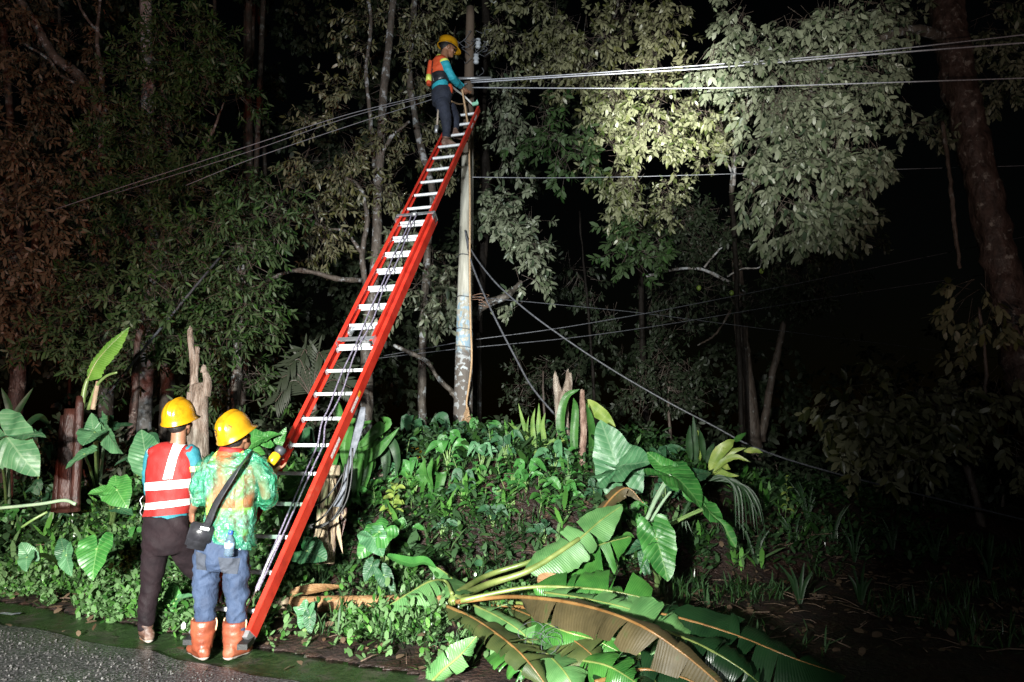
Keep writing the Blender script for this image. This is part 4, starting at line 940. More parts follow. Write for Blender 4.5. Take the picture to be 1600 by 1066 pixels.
def taro(label, base, leaves, group=None, m=None, ms=None, name='taro_plant'):
    """leaves: attach px, tip px, depth, tip depth offset, normal, keyword tweaks"""
    bp = Vector(base); t = thing(name, bp, label, 'plant', group)
    for i, lf in enumerate(leaves):
        (ax, ay), (tx, ty), Y, dY, nr = lf[:5]; kw = dict(lf[5]) if len(lf) > 5 else {}
        mm = kw.pop('m', m or m_taro); bend = kw.pop('bend', .0); r = kw.pop('r', .012); via = kw.pop('via', None); sm = kw.pop('sm', ms or m_stalk)
        a = P(ax, ay, Y); tp = P(tx, ty, Y + dY)
        o = ob('leaf', taro_blade(a, tp, nr, seed=i * 1.7 + ax * .01, **kw), mm, t)
        pts = [bp + Vector((random.uniform(-.03, .03), 0, -.03))] + ([P(*v) for v in via] if via else [bp.lerp(a, .55) + Vector((bend, 0, .06))]) + [a]
        stalk(t, pts, r * 1.5, r, sm)
    return t
def ribbon(path, w, nhint, fold=.25, n=18, prof=None, wave=0.0, seed=0, tw=0.0):
    """pointed strap leaf along a path"""
    p = bez(path, n); L = sum((p[i + 1] - p[i]).length for i in range(n - 1)); rows = []; uv = []; acc = 0
    for i in range(n):
        t = i / (n - 1); d = p[min(i + 1, n - 1)] - p[max(i - 1, 0)]; S, D, N = axes(d, nhint)
        if tw: q = Quaternion(D, tw * t); S = q @ S; N = q @ N
        hw = w * (prof(t) if prof else (math.sin(math.pi * min(1, .08 + t * .92)) ** .7 * (1 - .25 * t)))
        wv = wave * math.sin(t * 14 + seed) * hw
        rows.append([p[i] + S * (x * hw) + N * (abs(x) * fold * hw + x * wv) for x in (-1, -.5, 0, .5, 1)]); uv.append([(x, t * L * 4) for x in (-1, -.5, 0, .5, 1)])
    b = MB(); b.grid(rows, uv); return b.mesh()
def lance(t): return max(.02, math.sin(math.pi * min(1, t ** .8)) ** .8)
def banana_leaf(par, path, w, nhint, aL=.3, aR=.3, tears=(), m=None, mm=None, n=44, r0=.022, seed=0, t_start=.0, curl=.6, sag=.0, one=None, wL=1.0, wR=1.0, jit=1.0, name='leaf'):
    """lamina on both sides of a midrib, torn into strips; aL/aR angles of the two halves out of the plane of nhint"""
    p = bez(path, n); rg = random.Random(seed); L = sum((p[i + 1] - p[i]).length for i in range(n - 1))
    b = MB()
    fr = []
    for i in range(n): fr.append(axes(p[min(i + 1, n - 1)] - p[max(i - 1, 0)], nhint))
    def at(t):
        f = min(max(t, 0), 1) * (n - 1); k = min(int(f), n - 2); u = f - k
        return p[k].lerp(p[k + 1], u), fr[k][0].lerp(fr[k + 1][0], u).normalized(), fr[k][2].lerp(fr[k + 1][2], u).normalized(), fr[k][1]
    for sd in (-1, 1):
        if one is not None and sd != one: continue
        ang = aL if sd < 0 else aR; ws = wL if sd < 0 else wR
        cuts = sorted([t_start] + [t for t in (tears[0] if sd < 0 else tears[1])] + [1.0]) if tears else [t_start, 1.0]
        for a0, a1 in zip(cuts[:-1], cuts[1:]):
            mI = max(3, int((a1 - a0) * 34)); da = rg.uniform(-.25, .25) * jit if tears else 0; dc = rg.uniform(.1, 1.9) * curl; lean = rg.uniform(-.03, .03); cut_len = 1 - .18 * rg.random() * min(1, jit) if tears else 1
            rows, uv = [], []
            for i in range(mI + 1):
                t = lerp(a0, a1, i / mI); c, S, N, D = at(t)
                tt = (t - t_start) / (1 - t_start)
                rag = 1 - (.16 * abs(noise.noise((t * 26 + seed, sd, 0))) + .10 * abs(noise.noise((t * 90, sd, seed)))) * min(1, .4 + jit)
                hw = w * ws * rag * max(.03, min(1, (tt * 7) ** .7, ((1 - tt) * 3.2) ** .75)) * (1 + .02 * math.sin(t * 60)) * cut_len
                row, uu = [], []
                edge = min(1, abs(i / mI - .5) * 2)
                c2 = c
                ph = ang + da
                q = Vector(c); K = 7
                for k in range(K + 1):
                    u = k / K; row.append(q + D * (lean * L * u + (-.012 if i == mI else .012 if i == 0 else 0) * u * 1.2) + N * (.006 * math.sin(t * 130) * u)); uu.append((sd * u, t * L * 1.2))
                    a = ph - dc * u + .06 * math.sin(t * 21 + seed + u * 2)
                    q = q + (S * (sd * math.cos(a)) + N * math.sin(a)) * (hw / K)
                rows.append(row if sd > 0 else row[::-1]); uv.append(uu if sd > 0 else uu[::-1])
            b.grid(rows, uv)
    o = ob(name, b.mesh(), m or m_ban, par)
    b = MB(); b.tube([q - fr[i][2] * .004 for i, q in enumerate(p)], [lerp(r0, .004, (i / (n - 1)) ** .8) for i in range(n)], 8); ob('midrib', b.mesh(), mm or m_mid_g, o)
    return o
def tears(n, seed, a=.15, b=.95):
    r = random.Random(seed); return ([r.uniform(a, b) for _ in range(n)], [r.uniform(a, b) for _ in range(n)])
UPC = (0.0, -.55, .83)     # facing up and a little towards the road
CAM = (0.05, -1, .15)
GT = 'taro plants on the bank'

# --- left of the people
taro('tall taro plant at the far left with one large pale hanging leaf', G(12, 800), [((12, 684), (52, 740), 7.2, -.1, (-.2, -.9, .5), dict(m=m_taro_p, r=.016, wide=.8, fold=.12, rip=.07, sm=m_stalk_p)), ((12, 684), (64, 668), 7.25, -.2, (0, -.4, 1), dict(m=m_taro_p, wide=.55)), ((0, 712), (2, 734), 7.3, 0, UPC, dict(m=m_taro_p, wide=.9))], GT)
taro('taro plant with drooping pale leaves in front of the dark red banana stems', G(152, 785), [((166, 672), (208, 655), 7.7, .2, (0, -.3, 1), dict(m=m_taro_d, sm=m_stalk_p, wide=1.2, r=.014)), ((166, 673), (182, 712), 7.68, -.1, (-.3, -.6, -.4), dict(m=m_taro_p, sm=m_stalk_p, wide=1.0)), ((148, 676), (128, 690), 7.65, -.2, UPC, dict(m=m_taro_p, wide=1.3)), ((132, 710), (98, 728), 7.6, -.05, (0, -.5, .8), dict(m=m_taro_p, wide=.75)), ((146, 672), (140, 644), 7.7, .05, CAM, dict(m=m_taro_p, wide=.7)), ((152, 672), (176, 646), 7.75, .1, CAM, dict(m=m_taro_d, wide=.8))], GT)
taro('small taro plant with two bright upright heart leaves behind the red vest', G(175, 822), [((183, 766), (196, 790), 7.0, -.1, (.1, -1, .35), dict(wide=1.2)), ((184, 768), (178, 740), 7.05, .05, (.2, -1, .3), dict(wide=1.05)), ((166, 768), (138, 768), 7.0, -.1, (0, -.8, .7), dict(wide=.8)), ((186, 795), (206, 800), 7.0, -.1, UPC, dict(m=m_taro_d, wide=.6))], GT)
taro('low taro plant with a large shining heart leaf beside the road', G(168, 880, .02), [((151, 858), (141, 902), 6.55, -.15, (-.05, -.85, .6), dict(wide=1.0, fold=.28, r=.012)), ((155, 855), (178, 832), 6.6, .05, (-.55, -.8, .3), dict(wide=.95))], GT)
taro('low taro plant with dull folded leaves left of the shining heart leaf', G(108, 890), [((104, 868), (106, 898), 6.7, -.12, (-.4, -.7, .3), dict(m=m_taro_p, wide=.75)), ((100, 862), (94, 838), 6.75, .05, (.4, -.8, .2), dict(m=m_taro_d, wide=.8)), ((45, 868), (32, 846), 6.8, 0, (.3, -.9, .4), dict(m=m_taro_p, wide=.85)), ((42, 872), (38, 890), 6.75, -.1, (.2, -.9, -.1), dict(m=m_taro_p, wide=.9))], GT)
taro('taro leaf standing behind the left shoulder of the red vest', G(226, 800), [((229, 714), (218, 668), 7.6, .1, (.25, -1, .1), dict(m=m_taro_p, wide=.8, fold=.3, sm=m_stalk_p))], GT)
taro('small taro plant with a round bright leaf between the two standing people', G(272, 945), [((270, 934), (269, 909), 6.25, .03, (-.1, -1, .25), dict(wide=1.05)), ((276, 938), (300, 926), 6.2, -.05, (0, -.4, .9), dict(m=m_taro_p, wide=.6)), ((266, 940), (246, 944), 6.2, -.08, (0, -.6, .8), dict(wide=.6)), ((272, 944), (268, 958), 6.15, -.06, (0, -.9, .4), dict(wide=.7))], GT)
taro('broad taro plant with creased leaves behind the yellow helmet and ladder', G(410, 800), [((397, 690), (358, 664), 7.4, .1, (-.2, -.7, .7), dict(wide=.6)), ((400, 690), (436, 672), 7.4, 0, (0, -.6, .8), dict(wide=.7)), ((398, 692), (372, 712), 7.35, -.1, (0, -.6, .8), dict(wide=.6)), ((436, 690), (446, 668), 7.5, 0, CAM, dict(wide=.6))], GT)
taro('taro plant with two dark green heart leaves seen through the ladder rungs', G(470, 840), [((467, 757), (448, 742), 7.1, 0, (-.2, -.9, .4), dict(wide=1.0)), ((468, 758), (474, 786), 7.1, -.1, (.1, -.9, .45), dict(wide=1.2, fold=.25)), ((470, 754), (486, 738), 7.15, .05, (0, -.8, .6), dict(m=m_taro_p, wide=.9)), ((480, 862), (508, 870), 6.6, -.1, (.2, -.8, .6), dict(m=m_taro_d, wide=1.2)), ((440, 868), (424, 880), 6.6, -.1, UPC, dict(wide=.9)), ((404, 842), (392, 852), 6.5, -.1, UPC, dict(wide=1.0))], GT)
taro('small taro plant at the gutter beside the ladder foot', G(478, 990), [((478, 955), (466, 984), 5.75, -.03, (-.25, -1, .2), dict(m=m_taro_p, wide=.8)), ((484, 955), (496, 938), 5.8, .05, (.3, -.9, .3), dict(m=m_taro_d, wide=.9)), ((484, 966), (484, 992), 5.72, -.03, (.2, -1, 0), dict(m=m_taro_d, wide=.7)), ((472, 958), (458, 948), 5.8, 0, (.1, -.9, .4), dict(m=m_taro_p, wide=.7))], GT)
taro('broken taro plant with a drooping leaf on a sharply bent stalk', G(604, 898), [((592, 832), (556, 862), 6.75, -.12, (-.1, -.75, .65), dict(wide=1.0, rip=.09, fold=-.1, droop=.4, via=[(606, 860, 6.9), (606, 832, 6.95), (603, 826, 6.9)], r=.014)), ((582, 840), (598, 866), 6.72, -.1, (.2, -.8, .5), dict(m=m_taro_p, wide=1.1, rip=.08)), ((580, 885), (568, 908), 6.6, -.05, (0, -.8, .5), dict(m=m_taro_d, wide=.8)), ((600, 900), (614, 930), 6.5, -.05, (.1, -.9, .3), dict(m=m_taro_d, wide=.7))], GT)
taro('pale taro plant with a wide leaf at the foot of the utility pole', G(728, 790), [((726, 692), (704, 708), 8.6, -.3, (0, -.55, .85), dict(m=m_taro_p, wide=1.5, r=.018)), ((727, 692), (752, 680), 8.65, -.1, (0, -.6, .8), dict(m=m_taro_p, wide=1.1)), ((735, 700), (742, 712), 8.6, -.2, UPC, dict(m=m_taro_d, wide=1.2)), ((716, 722), (684, 746), 8.3, -.1, (-.2, -.9, .4), dict(wide=.55)), ((716, 722), (724, 700), 8.35, 0, (.3, -.9, .2), dict(m=m_taro, wide=.5)), ((770, 690), (776, 672), 8.6, 0, CAM, dict(m=m_taro_p, wide=.9))], GT)
taro('small taro with three bright folded leaves on the dark bank', G(800, 790), [((805, 738), (828, 748), 8.0, -.1, (.1, -.7, .75), dict(wide=.8)), ((800, 740), (790, 754), 8.0, -.1, (-.2, -.8, .5), dict(wide=.9)), ((800, 752), (810, 768), 7.9, -.1, UPC, dict(wide=.8)), ((776, 768), (780, 782), 7.8, 0, (-.3, -.9, .2), dict(wide=.8)), ((814, 752), (818, 736), 7.95, 0, CAM, dict(m=m_taro_p, wide=.6))], GT)
# --- right of the broken stumps
taro('large taro plant with a tall grey green leaf beside the broken stumps', G(966, 830), [((966, 732), (938, 655), 7.6, .05, (-.15, -1, .2), dict(m=m_taro_p, wide=.78, fold=.05, droop=.05, r=.018, rip=.05)), ((967, 730), (1010, 712), 7.55, -.25, (.15, -.75, .6), dict(m=m_taro_p, wide=1.35, rip=.08)), ((966, 734), (928, 752), 7.6, -.1, (0, -.4, -.8), dict(m=m_taro_p, wide=.8)), ((968, 736), (1012, 752), 7.65, -.1, (.1, -.35, -.85), dict(m=m_taro_p, wide=.8))], GT)
taro('taro plant with a broad dark glossy leaf held out on two long stalks', G(985, 875), [((1048, 742), (1104, 768), 7.0, -.2, (.25, -.55, .9), dict(wide=1.15, m=m_taro, r=.016, rip=.06, sm=m_stalk_p, droop=.5)), ((1046, 740), (1012, 702), 7.1, .1, (-.2, -.7, .7), dict(wide=.65, sm=m_stalk_p)), ((1064, 748), (1110, 730), 7.2, .1, (.1, -.5, .9), dict(m=m_taro_d, wide=.9, sm=m_stalk_p)), ((1104, 794), (1160, 846), 7.0, -.15, (.55, -.7, .4), dict(wide=.42, rip=.09, bite=.3)), ((1102, 792), (1096, 768), 7.05, 0, (.3, -.8, .4), dict(wide=.6))], GT)
taro('taro plant with a bright green hanging heart leaf holed near its edge', G(1030, 915), [((1026, 842), (1046, 909), 6.5, -.12, (.05, -1, .35), dict(wide=.78, fold=.12, droop=.1, r=.013)), ((1027, 842), (1044, 812), 6.55, .05, (.25, -.95, .3), dict(wide=.9)), ((1022, 838), (994, 808), 6.6, .1, (-.2, -.8, .6), dict(wide=.7)), ((1020, 844), (976, 858), 6.55, -.1, (0, -.4, .9), dict(wide=.45, m=m_taro_d)), ((1006, 880), (996, 848), 6.6, .05, (-.3, -.9, .2), dict(wide=.4, m=m_taro_d)), ((1008, 880), (1016, 850), 6.6, 0, (.3, -.9, .2), dict(wide=.35, m=m_taro))], GT)

# --- fallen green stalks at the far left
b = MB(); b.tube(bez([P(-20, 796, 7.3), P(60, 788, 7.2), P(100, 782, 7.15), P(118, 788, 7.1)], 20), [.016] * 20, 8); top('fallen_stalk', b.mesh(), m_stalk_p, 'long pale green stalk lying across the plants at the far left', 'stalk')
b = MB(); b.tube(bez([P(34, 824, 7.0), P(52, 812, 7.0), P(74, 800, 7.05)], 12), [.012] * 12, 8); top('fallen_stalk', b.mesh(), m_stalk, 'short green stalk lying below the long pale stalk', 'stalk')

# --- banana clump far left: dark stems, one fresh leaf
bl = thing('banana_plant', G(110, 800), 'cut banana plant with dark red stems and one bright upright leaf at the left', 'banana plant')
for pts, r in (([(104, 800, 8.3), (106, 720, 8.3), (112, 640, 8.35)], .1), ([(92, 800, 8.4), (98, 730, 8.4), (104, 650, 8.45)], .085), ([(118, 800, 8.2), (121, 700, 8.25), (126, 620, 8.3)], .055)):
    b = MB(); p = bez([P(*q) for q in pts], 14); b.tube(p, [r * (1 - .25 * k / 13) for k in range(14)], 14); me = displace(b.mesh(), lambda c, n: .012 * noise.noise((c[0] * 16, c[1] * 16, c[2] * 2))); ob('stem', me, m_redst, bl)
stalk(bl, [P(122, 680, 8.3), P(131, 615, 8.3), P(137, 592, 8.3)], .035, .02, m_stalk, n=10)
banana_leaf(bl, [P(136, 594, 8.3), P(150, 566, 8.3), P(172, 540, 8.35), P(203, 511, 8.4)], .155, (-.35, -1, .15), .35, -.1, m=blade_mat('fresh_banana_leaf', (.06, .19, .02), (.12, .28, .04), (.2, .36, .1), (.13, .25, .05), veins=30, slope=.05, vw=.12, rough=.35, bump=.4), r0=.014, curl=.25, wL=.35, wR=1.0)
stalk(bl, [P(138, 640, 8.25), P(150, 605, 8.2), P(166, 588, 8.15), P(183, 582, 8.1)], .02, .012, m_stalk)
stalk(bl, [P(145, 640, 8.2), P(149, 618, 8.2), P(153, 596, 8.2)], .028, .022, m_dry, 'cut_stalk', 8)
sm = thing('banana_sucker', G(18, 800), 'thin young banana sucker with narrow dim leaves at the far left edge', 'banana plant')
for pts in ([(18, 660, 8.6), (30, 640, 8.6), (52, 606, 8.6)], [(18, 660, 8.6), (14, 634, 8.6), (2, 606, 8.6)], [(20, 690, 8.6), (60, 652, 8.5), (84, 676, 8.4)]):
    ob('leaf', ribbon([P(*q) for q in pts], .04, CAM, .3, prof=lance), m_strap_d, sm)
stalk(sm, [G(18, 800), P(18, 700, 8.6), P(18, 655, 8.6)], .02, .012, m_redst)

# --- dry banana stump behind the ladder, with hanging sheaths
ds = thing('banana_stump', G(515, 872), 'pale dry banana stump with hanging torn sheaths behind the ladder', 'stump')
b = MB(); p = bez([P(505, 880, 6.95), P(512, 800, 7.0), P(518, 728, 7.05)], 20); b.tube(p, [lerp(.105, .085, k / 19) for k in range(20)], 20); ob('stem', displace(b.mesh(), lambda c, n: .014 * noise.noise((c[0] * 18, c[1] * 18, c[2] * 2.2))), m_dry, ds)
for k in range(18):
    x = 518 + random.uniform(-26, 24); y0 = 728 + random.uniform(0, 60); y1 = 800 + random.uniform(0, 75); dx = random.uniform(-14, 8)
    ob('dry_sheath', ribbon([P(518 + (x - 518) * .5, y0, 6.93), P(x, (y0 + y1) / 2, 6.85), P(x + dx, y1, 6.82)], random.uniform(.012, .035), CAM, .5, 12, lance, .3, k), m_dry if k % 3 else m_redst, ds)

# --- broken trees
def stump(name, label, tubes, Y, m, splits=(), n=22):
    t = thing(name, G(tubes[0][0][0], 800) if False else P(tubes[0][0][0], tubes[0][0][1], Y), label, 'stump')
    for i, pts in enumerate(tubes):
        p = bez([P(x, y, Y) for x, y, r in pts], n); rr = [float(np.interp(k / (n - 1), np.linspace(0, 1, len(pts)), [q[2] for q in pts])) for k in range(n)]
        b = MB(); b.tube(p, rr, 16); ob('trunk' if i == 0 else 'limb', displace(b.mesh(), lambda c, n_: .016 * noise.noise((c[0] * 14, c[1] * 14, c[2] * 3)) + .008 * noise.noise((c[0] * 40, c[1] * 40, c[2] * 6))), m, t)
    b = MB()
    for x, y, h, w in splits:
        for k in range(4):
            xx = x + random.uniform(-w, w); q = P(xx, y, Y + random.uniform(-.03, .03)); e = P(xx + random.uniform(-2, 2), y - h * random.uniform(.4, 1.1), Y); b.tube([q + Vector((0, 0, -.05)), q.lerp(e, .5), e], [.02, .014, .002], 5)
    if splits: ob('splinter', b.mesh(False), m, t)
    return t
stump('broken_tree', 'pale snapped tree trunk with a splintered spike above the yellow helmets', [[(313, 760, .105), (312, 690, .10), (312, 640, .105), (311, 612, .10), (308, 600, .08)], [(304, 612, .07), (303, 585, .048), (301, 555, .04), (298, 530, .03), (296, 516, .016)], [(304, 604, .045), (307, 570, .03), (308, 545, .012)], [(319, 618, .075), (324, 600, .06), (322, 588, .045), (317, 574, .02)], [(300, 720, .05), (298, 660, .045), (297, 612, .04)]], 9.0, m_wood, [(297, 518, 9, 2), (318, 576, 7, 3), (308, 546, 6, 1.5)])
stump('broken_tree', 'snapped pale trunk split in two prongs at the top right of the pole', [[(880, 740, .07), (879, 660, .075), (878, 625, .085), (877, 612, .09)], [(872, 616, .055), (869, 600, .045), (869, 588, .02)], [(885, 616, .06), (889, 598, .05), (890, 583, .025)]], 8.4, m_wood, [(869, 592, 12, 4), (889, 588, 12, 4)])
stump('broken_tree', 'thin dark broken stem beside the split pale trunk', [[(908, 790, .045), (910, 720, .045), (912, 660, .04), (910, 625, .032), (909, 610, .015)]], 8.2, mat('brown_broken_stem', [(.3, (.07, .035, .025)), (.5, (.2, .12, .09)), (.75, (.4, .3, .24))], 7, .7, .9, 30, stretch=(3, 3, 1), bdist=.02), [(909, 615, 8, 2)])

# --- strap-leaved plants on the crest
def strap_plant(label, base, blades, w, m, Y, group=None, name='strap_leaf_plant', ms=None, fold=.3):
    t = thing(name, base, label, 'plant', group)
    for i, pts in enumerate(blades):
        k = {}
        if isinstance(pts[-1], dict): k = pts[-1]; pts = pts[:-1]
        q = [P(x, y, Y + (.08 * math.sin(i * 2.1)) - .06 * j) for j, (x, y) in enumerate(pts)]
        ob('leaf', ribbon(q, k.get('w', w), (random.uniform(-.5, .5), -1, random.uniform(-.1, .5)), fold, 16, lance, .12, i), k.get('m', m), t)
    return t
strap_plant('clump of upright yellow green strap leaves beside the split trunk', G(840, 720), [[(838, 715), (828, 690), (818, 662), (810, 630)], [(832, 720), (822, 690), (808, 672), (794, 660)], [(838, 720), (834, 690), (832, 660), (836, 638)], [(842, 720), (840, 690), (842, 655), (842, 630)], [(830, 720), (826, 706), (812, 690), (800, 672)], [(846, 720), (850, 690), (848, 664), (852, 645)], [(835, 722), (830, 700), (822, 680), (826, 650)], [(848, 722), (856, 700), (866, 684)], [(840, 724), (848, 706), (862, 690), (876, 690)]], .028, m_strap_m, 8.35)
strap_plant('plant with long arching leaves draped over the thin broken stem', G(900, 745), [[(890, 700), (876, 668), (884, 622), (906, 608), {'w': .05}], [(916, 624), (930, 640), (946, 652), (962, 668), {'w': .075, 'm': m_strap_y}], [(900, 740), (897, 690), (899, 640), (896, 622)], [(920, 750), (926, 700), (922, 660), (916, 630), {'w': .06}], [(900, 740), (890, 715), (888, 690)], [(912, 750), (900, 722), (896, 700)], [(930, 750), (936, 710), (932, 670)], [(890, 720), (884, 700), (872, 680), {'m': m_strap_y}], [(874, 740), (868, 706), (872, 680)]], .045, m_strap, 8.3)
strap_plant('clump of pale yellow green leaves fanning out above the dark taro leaf', G(1118, 770), [[(1110, 735), (1122, 710), (1140, 694), (1148, 688), {'w': .06}], [(1112, 735), (1126, 714), (1148, 704), (1166, 700)], [(1114, 738), (1130, 722), (1150, 714), (1172, 722)], [(1116, 740), (1128, 726), (1136, 732), (1142, 734)], [(1108, 735), (1118, 716), (1126, 706), (1134, 700), {'w': .055}], [(1145, 690), (1156, 684), (1166, 676), {'w': .03, 'm': m_strap}], [(1162, 705), (1178, 704), (1192, 708), {'w': .03}], [(1112, 742), (1124, 738), (1138, 742), (1155, 744)]], .032, m_strap_y, 7.6)
strap_plant('spiky plant of narrow upright leaves behind the broad dark taro leaf', G(1090, 770), [[(1088, 720), (1086, 690), (1083, 648)], [(1094, 720), (1090, 690), (1090, 672), {'m': m_strap_y}], [(1080, 720), (1076, 690), (1078, 664)], [(1100, 720), (1096, 690), (1092, 670)], [(1086, 722), (1080, 700), (1074, 690)], [(1104, 724), (1110, 705), (1116, 692)]], .035, m_strap_d, 7.9)
strap_plant('dark drooping grass-like plant under the pale fanning leaves', G(1150, 850), [[(1105, 752), (1130, 746), (1160, 760), (1186, 810)]] + [[(1104 + k * 3, 752), (1124 + k * 5, 744 + k * 2), (1146 + k * 5, 764 + k * 3), (1150 + k * 6, 840 + random.uniform(-20, 20))] for k in range(9)] + [[(1104, 755), (1090, 770), (1070, 800), (1056 + k * 9, 838)] for k in range(4)], .015, m_strap_d, 7.5)
heli = [[(556, 760), (548, 706), (556, 672), (584, 656)], [(560, 760), (556, 720), (574, 690), (612, 664)], [(560, 760), (566, 720), (590, 704), (624, 668)], [(548, 760), (540, 700), (548, 664), (560, 655)], [(560, 760), (578, 730), (580, 700), (604, 690), {'m': m_strap}], [(556, 740), (560, 720), (556, 760), (552, 790), {'m': m_strap, 'w': .06}], [(568, 720), (576, 716), (570, 750), (566, 776), {'w': .06}], [(584, 700), (600, 700), (604, 730), (600, 752), {'w': .055, 'm': m_strap_d}], [(590, 690), (612, 690), (622, 720), (618, 745), {'w': .05, 'm': m_strap_d}], [(560, 700), (536, 690), (520, 700), (508, 722)], [(555, 690), (535, 660), (528, 634), (522, 622), {'w': .04}], [(560, 700), (590, 672), (604, 660), (596, 652)]]
strap_plant('dense clump of broad glossy lance leaves just right of the ladder', G(570, 770), heli, .065, m_strap, 7.9)
strap_plant('small upright plant with broad leaves left of the pole foot', G(690, 735), [[(690, 720), (684, 690), (682, 668), (678, 650)], [(690, 720), (700, 690), (706, 666)], [(690, 722), (676, 690), (660, 664)], [(688, 715), (680, 700), (668, 680)], [(692, 722), (704, 700), (716, 690)]], .045, m_strap_d, 9.0)
strap_plant('plant with long hanging yellow tipped leaf on the bank below the pole', G(680, 800), [[(676, 760), (678, 776), (674, 800), (666, 830), {'w': .055}], [(680, 760), (690, 740), (684, 770), (680, 806), {'w': .05}], [(676, 770), (662, 740), (664, 716), {'w': .05}], [(674, 770), (654, 750), (640, 764)], [(700, 760), (714, 752), (712, 780)], [(676, 770), (670, 745), (676, 715)]], .045, m_strap, 7.8)
strap_plant('low dark strap leaves at the foot of the ladder', G(440, 800), [[(440, 830), (436, 800), (412, 790)], [(442, 830), (446, 800), (450, 780)], [(444, 830), (456, 800), (468, 790)], [(438, 830), (420, 812), (404, 806)]], .02, m_strap, 6.9)
GD = 'dim strap leaves on the dark bank'
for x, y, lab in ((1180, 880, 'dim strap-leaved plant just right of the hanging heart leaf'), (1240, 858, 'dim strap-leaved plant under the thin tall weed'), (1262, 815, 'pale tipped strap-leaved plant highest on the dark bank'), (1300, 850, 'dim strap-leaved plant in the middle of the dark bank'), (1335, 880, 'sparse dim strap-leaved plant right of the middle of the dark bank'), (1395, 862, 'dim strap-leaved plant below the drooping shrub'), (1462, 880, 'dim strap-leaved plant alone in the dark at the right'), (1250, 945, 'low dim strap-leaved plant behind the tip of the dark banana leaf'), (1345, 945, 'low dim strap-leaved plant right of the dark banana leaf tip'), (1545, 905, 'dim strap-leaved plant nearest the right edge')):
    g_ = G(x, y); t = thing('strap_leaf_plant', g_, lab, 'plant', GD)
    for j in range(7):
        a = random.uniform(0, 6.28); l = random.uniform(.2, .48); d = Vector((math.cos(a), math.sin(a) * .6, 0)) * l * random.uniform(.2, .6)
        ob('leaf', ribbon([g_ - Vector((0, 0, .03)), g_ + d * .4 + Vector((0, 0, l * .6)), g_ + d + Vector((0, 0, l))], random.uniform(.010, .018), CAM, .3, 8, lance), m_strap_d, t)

# --- herbs
def herb(label, base, top_, nl, ll, m=m_taro, name='herb', rr=.006, group=None, wd=.3):
    t = thing(name, base, label, 'plant', group); pts = [Vector(base), Vector(base).lerp(Vector(top_), .5) + Vector((random.uniform(-.03, .03), 0, 0)), Vector(top_)]; p = bez(pts, 12)
    b = MB(); b.tube(p, [lerp(rr, rr * .4, k / 11) for k in range(12)], 6); ob('stem', b.mesh(), m_stalk, t)
    for k in range(nl):
        u = lerp(.35, 1, k / max(1, nl - 1)); q = p[int(u * 11)]; a = k * 2.4 + random.uniform(-.3, .3); el = random.uniform(-.2, .6); l = ll * random.uniform(.7, 1.2)
        d = Vector((math.cos(a) * math.cos(el), math.sin(a) * math.cos(el) - .2, math.sin(el))) * l
        ob('leaf', ribbon([q, q + d * .5 + Vector((0, 0, l * .1)), q + d - Vector((0, 0, l * .15))], l * wd, (0, -.6, .8), .25, 8, lance), m, t)
    return t
herb('slender herb with pale opposite leaves standing on the bare red bank', G(614, 822), P(618, 760, 7.4), 16, .12, m_strap_y)
herb('spindly weed with a few leaves right of the slender herb', G(745, 802), P(822, 756, 7.8), 7, .11, m_taro, rr=.004, wd=.4)
herb('low herb among the taro stalks right of the fallen leaves', G(940, 900), P(946, 846, 6.8), 18, .11, m_taro)
herb('low leafy herb just right of another among the taro stalks', G(965, 890), P(972, 838, 6.9), 14, .13, m_strap)
herb('seedling with two brown green round leaves on the bank', G(756, 905), P(752, 885, 6.6), 2, .14, m_taro_d, wd=.38)
herb('tiny bright seedling at the lower right on dark soil', G(1466, 1042), P(1466, 1022, 5.6), 5, .05)
herb('low bright seedling with spread leaves near the right corner', G(1522, 1046), P(1522, 1032, 5.5), 7, .07)
herb('pale seedling nearest the bottom right corner', G(1562, 1060), P(1560, 1048, 5.3), 6, .06, m_taro_p)
herb('thin tall weed in the dark right of the taro leaves', G(1226, 815), P(1228, 745, 8.2), 9, .08, m_strap_y, rr=.004, wd=.2)
GH = 'leafy herbs crowding the bank'
for x0, where in ((575, 'under the lance-leaved clump'), (650, 'under the yellow tub'), (715, 'under the pole foot'), (775, 'right of the pole foot'), (838, 'under the upright strap leaves'), (890, 'under the split trunk')):
    for y0, row, mm in ((724, 'on the crest of the bank', m_taro_d), (762, 'high on the bank face', m_taro), (805, 'half way down the bank face', m_strap)):
        for sub in range(2):
            x = x0 + random.uniform(-14, 14) + sub * 30; y = y0 + random.uniform(-12, 12); g_ = G(x, y)
            herb(('taller' if sub == 0 else 'shorter') + ' leafy herb ' + row + ' ' + where, g_, g_ + Vector((random.uniform(-.08, .08), -.05, (.32 if sub == 0 else .17) * random.uniform(.85, 1.1))), 9 - 2 * sub, random.uniform(.08, .13), mm, rr=.005, group=GH, wd=random.uniform(.2, .32))
GL = 'leafy herbs at the foot of the left bank'
for x0, where in ((22, 'below the far left taro leaf'), (75, 'left of the dark red banana stems'), (130, 'below the drooping pale leaves'), (195, 'beside the red vest'), (440, 'behind the ladder'), (545, 'right of the dry banana stump')):
    for y0, row in ((775, 'high'), (820, 'low')):
        for sub in range(2):
            x = x0 + random.uniform(-10, 10) + sub * 24; y = y0 + random.uniform(-12, 12); g_ = G(x, y)
            herb(('broad' if sub == 0 else 'narrow') + '-leaved herb growing ' + row + ' on the bank ' + where, g_, g_ + Vector((random.uniform(-.08, .08), -.05, random.uniform(.14, .3))), 8, random.uniform(.07, .12), m_taro_d if sub else m_taro, rr=.005, group=GL, wd=.4 if sub == 0 else .2)
